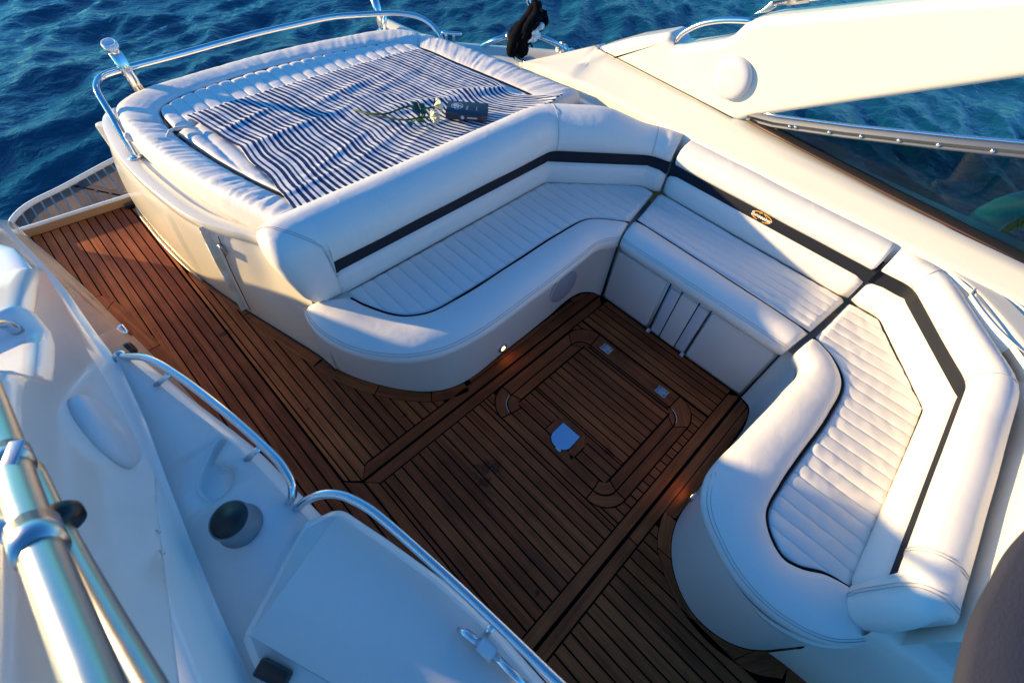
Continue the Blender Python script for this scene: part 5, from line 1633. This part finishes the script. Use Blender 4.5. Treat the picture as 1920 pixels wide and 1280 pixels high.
handrail('longer stainless handrail along the hatch lid, running out of the bottom of the picture', [(-0.09759, 0.5986, 0.735), (-0.06613, 0.5881, 0.77), (-0.02527, 0.5644, 0.8), (0.01266, 0.5222, 0.81), (0.04261, 0.4477, 0.815), (0.06185, 0.3418, 0.815), (0.08681, 0.1724, 0.815), (0.106, 0.01525, 0.815), (0.122, -0.1283, 0.815), (0.1481, -0.3161, 0.815)],
         [((0.06029, 0.04393, 0.76), (0.09348, 0.04616, 0.81))])

# stainless awning tubes close to the camera
at_ = thing('awning_tube', 'thick out-of-focus stainless awning tubes at the lower left corner', 'tube', (-.27, .45, 1.4), 'stainless awning tubes')
tp = [(-0.2841, 0.8896, 1.36), (-0.2513, 0.5653, 1.44), (-0.2285, 0.3979, 1.5), (-0.2009, 0.2143, 1.56), (-0.1829, 0.09903, 1.6)]
tube('main_tube', crom(tp, 6), .0165, NEARST, at_, 24)
tp2 = [(-0.2553, 0.5535, 1.4), (-0.24, 0.4341, 1.43), (-0.2159, 0.2853, 1.47), (-0.1956, 0.1709, 1.5), (-0.1787, 0.07986, 1.53)]
tube('second_tube', crom(tp2, 6), .0115, NEARST, at_, 20)
tube('collar', [Vector(tp[1]).lerp(Vector(tp[2]), .08), Vector(tp[1]).lerp(Vector(tp[2]), .30)], .0195, STEELB, at_, 24)
tube('clamp', [Vector(tp[2]).lerp(Vector(tp[3]), .02), Vector(tp[2]).lerp(Vector(tp[3]), .24)], .0205, STEELB, at_, 24)
tube('clamp_arm', [Vector(tp[2]).lerp(Vector(tp[3]), .12), (-0.2657, 0.437, 1.49), (-0.3013, 0.4927, 1.48)], .011, STEELB, at_, 12)
tube('black_knob', [(-0.2409, 0.4575, 1.42), (-0.2329, 0.441, 1.43), (-0.2284, 0.4287, 1.43)], .02, BLACKP, at_, 18, [.014, .019, .015])
box('eye_plate', (-0.2347, 0.5161, 1.475), (.016, .04, .004), STEELB, at_, .002, Matrix.Rotation(R(-30), 3, 'Z'))
nl_ = thing('side_lamp', 'small red lamp in the starboard arch recess at the left picture edge', 'lamp', (-0.42, 1.723, 0.8285))
lathe('lens', [(0, .014), (.012, .012), (.018, .004), (.018, -.006)], RED, nl_, (-0.36, 1.474, 0.9986), (.4, -.4, .8), 18)
lathe('bezel', [(.019, .006), (.025, .004), (.026, -.006)], STEEL, nl_, (-0.36, 1.474, 0.9986), (.4, -.4, .8), 18)

# ------------------------------------------------------------------ swim platform at the stern
pf = thing('swim_platform', 'grey weathered teak swim platform with a white rim beyond the walkway', 'swim platform', (.6, 3.8, .05))
PO = [(-.535, 3.505), (-.50, 3.60), (-.40, 3.70), (-.19, 3.77), (.16, 3.90), (.7, 4.0), (1.4, 4.02), (2.2, 3.8)]
po = resample(crom([(a, b, 0) for a, b in PO], 8), 60)
pi_ = offset2(po, -.020)
loft('rim', [[Vector((p.x, p.y, z)) for p in c] for c, z in ((po, -.25), (po, .045), (offset2(po, -.004), .055), (offset2(po, -.016), .055), (pi_, .047), (pi_, .03))], GELW, pf)
IR = [(-.525, 3.452), (-.405, 3.436), (.09, 3.398), (.4, 3.38)]
loft('riser', [[Vector((x, y + d, z)) for x, y in IR] for d, z in ((0, -.02), (.006, .046))], simple('varnished_riser', (.42, .25, .13), .3), pf)
loft('inner_rim', [[Vector((x, y + d, z)) for x, y in IR] for d, z in ((.004, .044), (.002, .054), (.008, .059), (.020, .059), (.026, .052), (.026, .03))], GELW, pf)
mesh('bed', [(p.x, p.y, .028) for p in po] + [(2.2, 3.3, .028), (.09, 3.43, .028), (-.5, 3.47, .028)], [list(range(63))], simple('cream_caulk', (.80, .72, .55), .6), pf, smooth=False)
G = Planks(.034)
pin = interp(sorted([(p.x, p.y) for p in pi_ if p.x > -.52]))
gx = [-.49 + .056 * k for k in range(32)]
dg = lambda x: 3.76 - (x + .106) * 1.52
G.strip(gx, lambda x: 3.475 - (x + .4) * .08, lambda x: min(pin(x) - .004, dg(x) - .03) if -.106 < x < .12 else (pin(x) - .004 if x <= -.106 else 3.479 - (x + .4) * .08), g=.0048)
G.strip([x for x in gx if x > -.12], lambda x: max(dg(x) + .03, 3.475 - (x + .4) * .08), lambda x: pin(x) - .004, g=.0048)
G.board([(-.13, dg(-.106) - .016), (.072, dg(.093) - .03), (.112, dg(.093) - .004), (-.09, dg(-.106) + .012)], -1.0)
G.build('slats', TEAKG, pf)

# ================================================================== LIGHT, SKY, CAMERA
EL = R(11.2)
hx, hy = -.60, .80
w = bpy.data.worlds.new('World'); scene.world = w; w.use_nodes = True
nt = w.node_tree
bg = nt.nodes['Background']
sky = nt.nodes.new('ShaderNodeTexSky'); sky.sky_type = 'NISHITA'; sky.sun_disc = False
sky.sun_elevation = EL
sky.sun_rotation = math.atan2(hx, hy)
sky.air_density = 1.2; sky.dust_density = .3; sky.ozone_density = 2.5
tint = nt.nodes.new('ShaderNodeMix'); tint.data_type = 'RGBA'; tint.blend_type = 'MULTIPLY'; tint.inputs['Factor'].default_value = 1
tint.inputs['B'].default_value = (.31, .98, 1.66, 1)
nt.links.new(sky.outputs['Color'], tint.inputs['A']); nt.links.new(tint.outputs['Result'], bg.inputs['Color'])
bg.inputs['Strength'].default_value = .10
sl = bpy.data.lights.new('sun', 'SUN'); sl.energy = 5.0; sl.angle = R(1.0); sl.color = (1, .70, .32)
so = bpy.data.objects.new('sun', sl); COL.objects.link(so)
sd_ = Vector((hx * math.cos(EL) / math.hypot(hx, hy), hy * math.cos(EL) / math.hypot(hx, hy), math.sin(EL)))
so.rotation_euler = sd_.to_track_quat('Z', 'Y').to_euler()

cam = bpy.data.cameras.new('camera'); co_ = bpy.data.objects.new('camera', cam); COL.objects.link(co_)
cam.sensor_width = 36; cam.lens = 16.082; cam.clip_start = .02; cam.clip_end = 3000
Mc = Matrix(((0.7104457, 0.536903, -0.4549747, 0), (-0.7007989, 0.5988991, -0.3875575, 0), (0.0644031, 0.5941843, 0.8017463, 2.0), (0, 0, 0, 1)))
co_.matrix_world = Mc
cam.dof.use_dof = True; cam.dof.focus_distance = 2.6; cam.dof.aperture_fstop = 5.0
scene.camera = co_
vs = scene.view_settings
vs.view_transform = 'Standard'; vs.look = 'None'; vs.exposure = .95; vs.gamma = 1
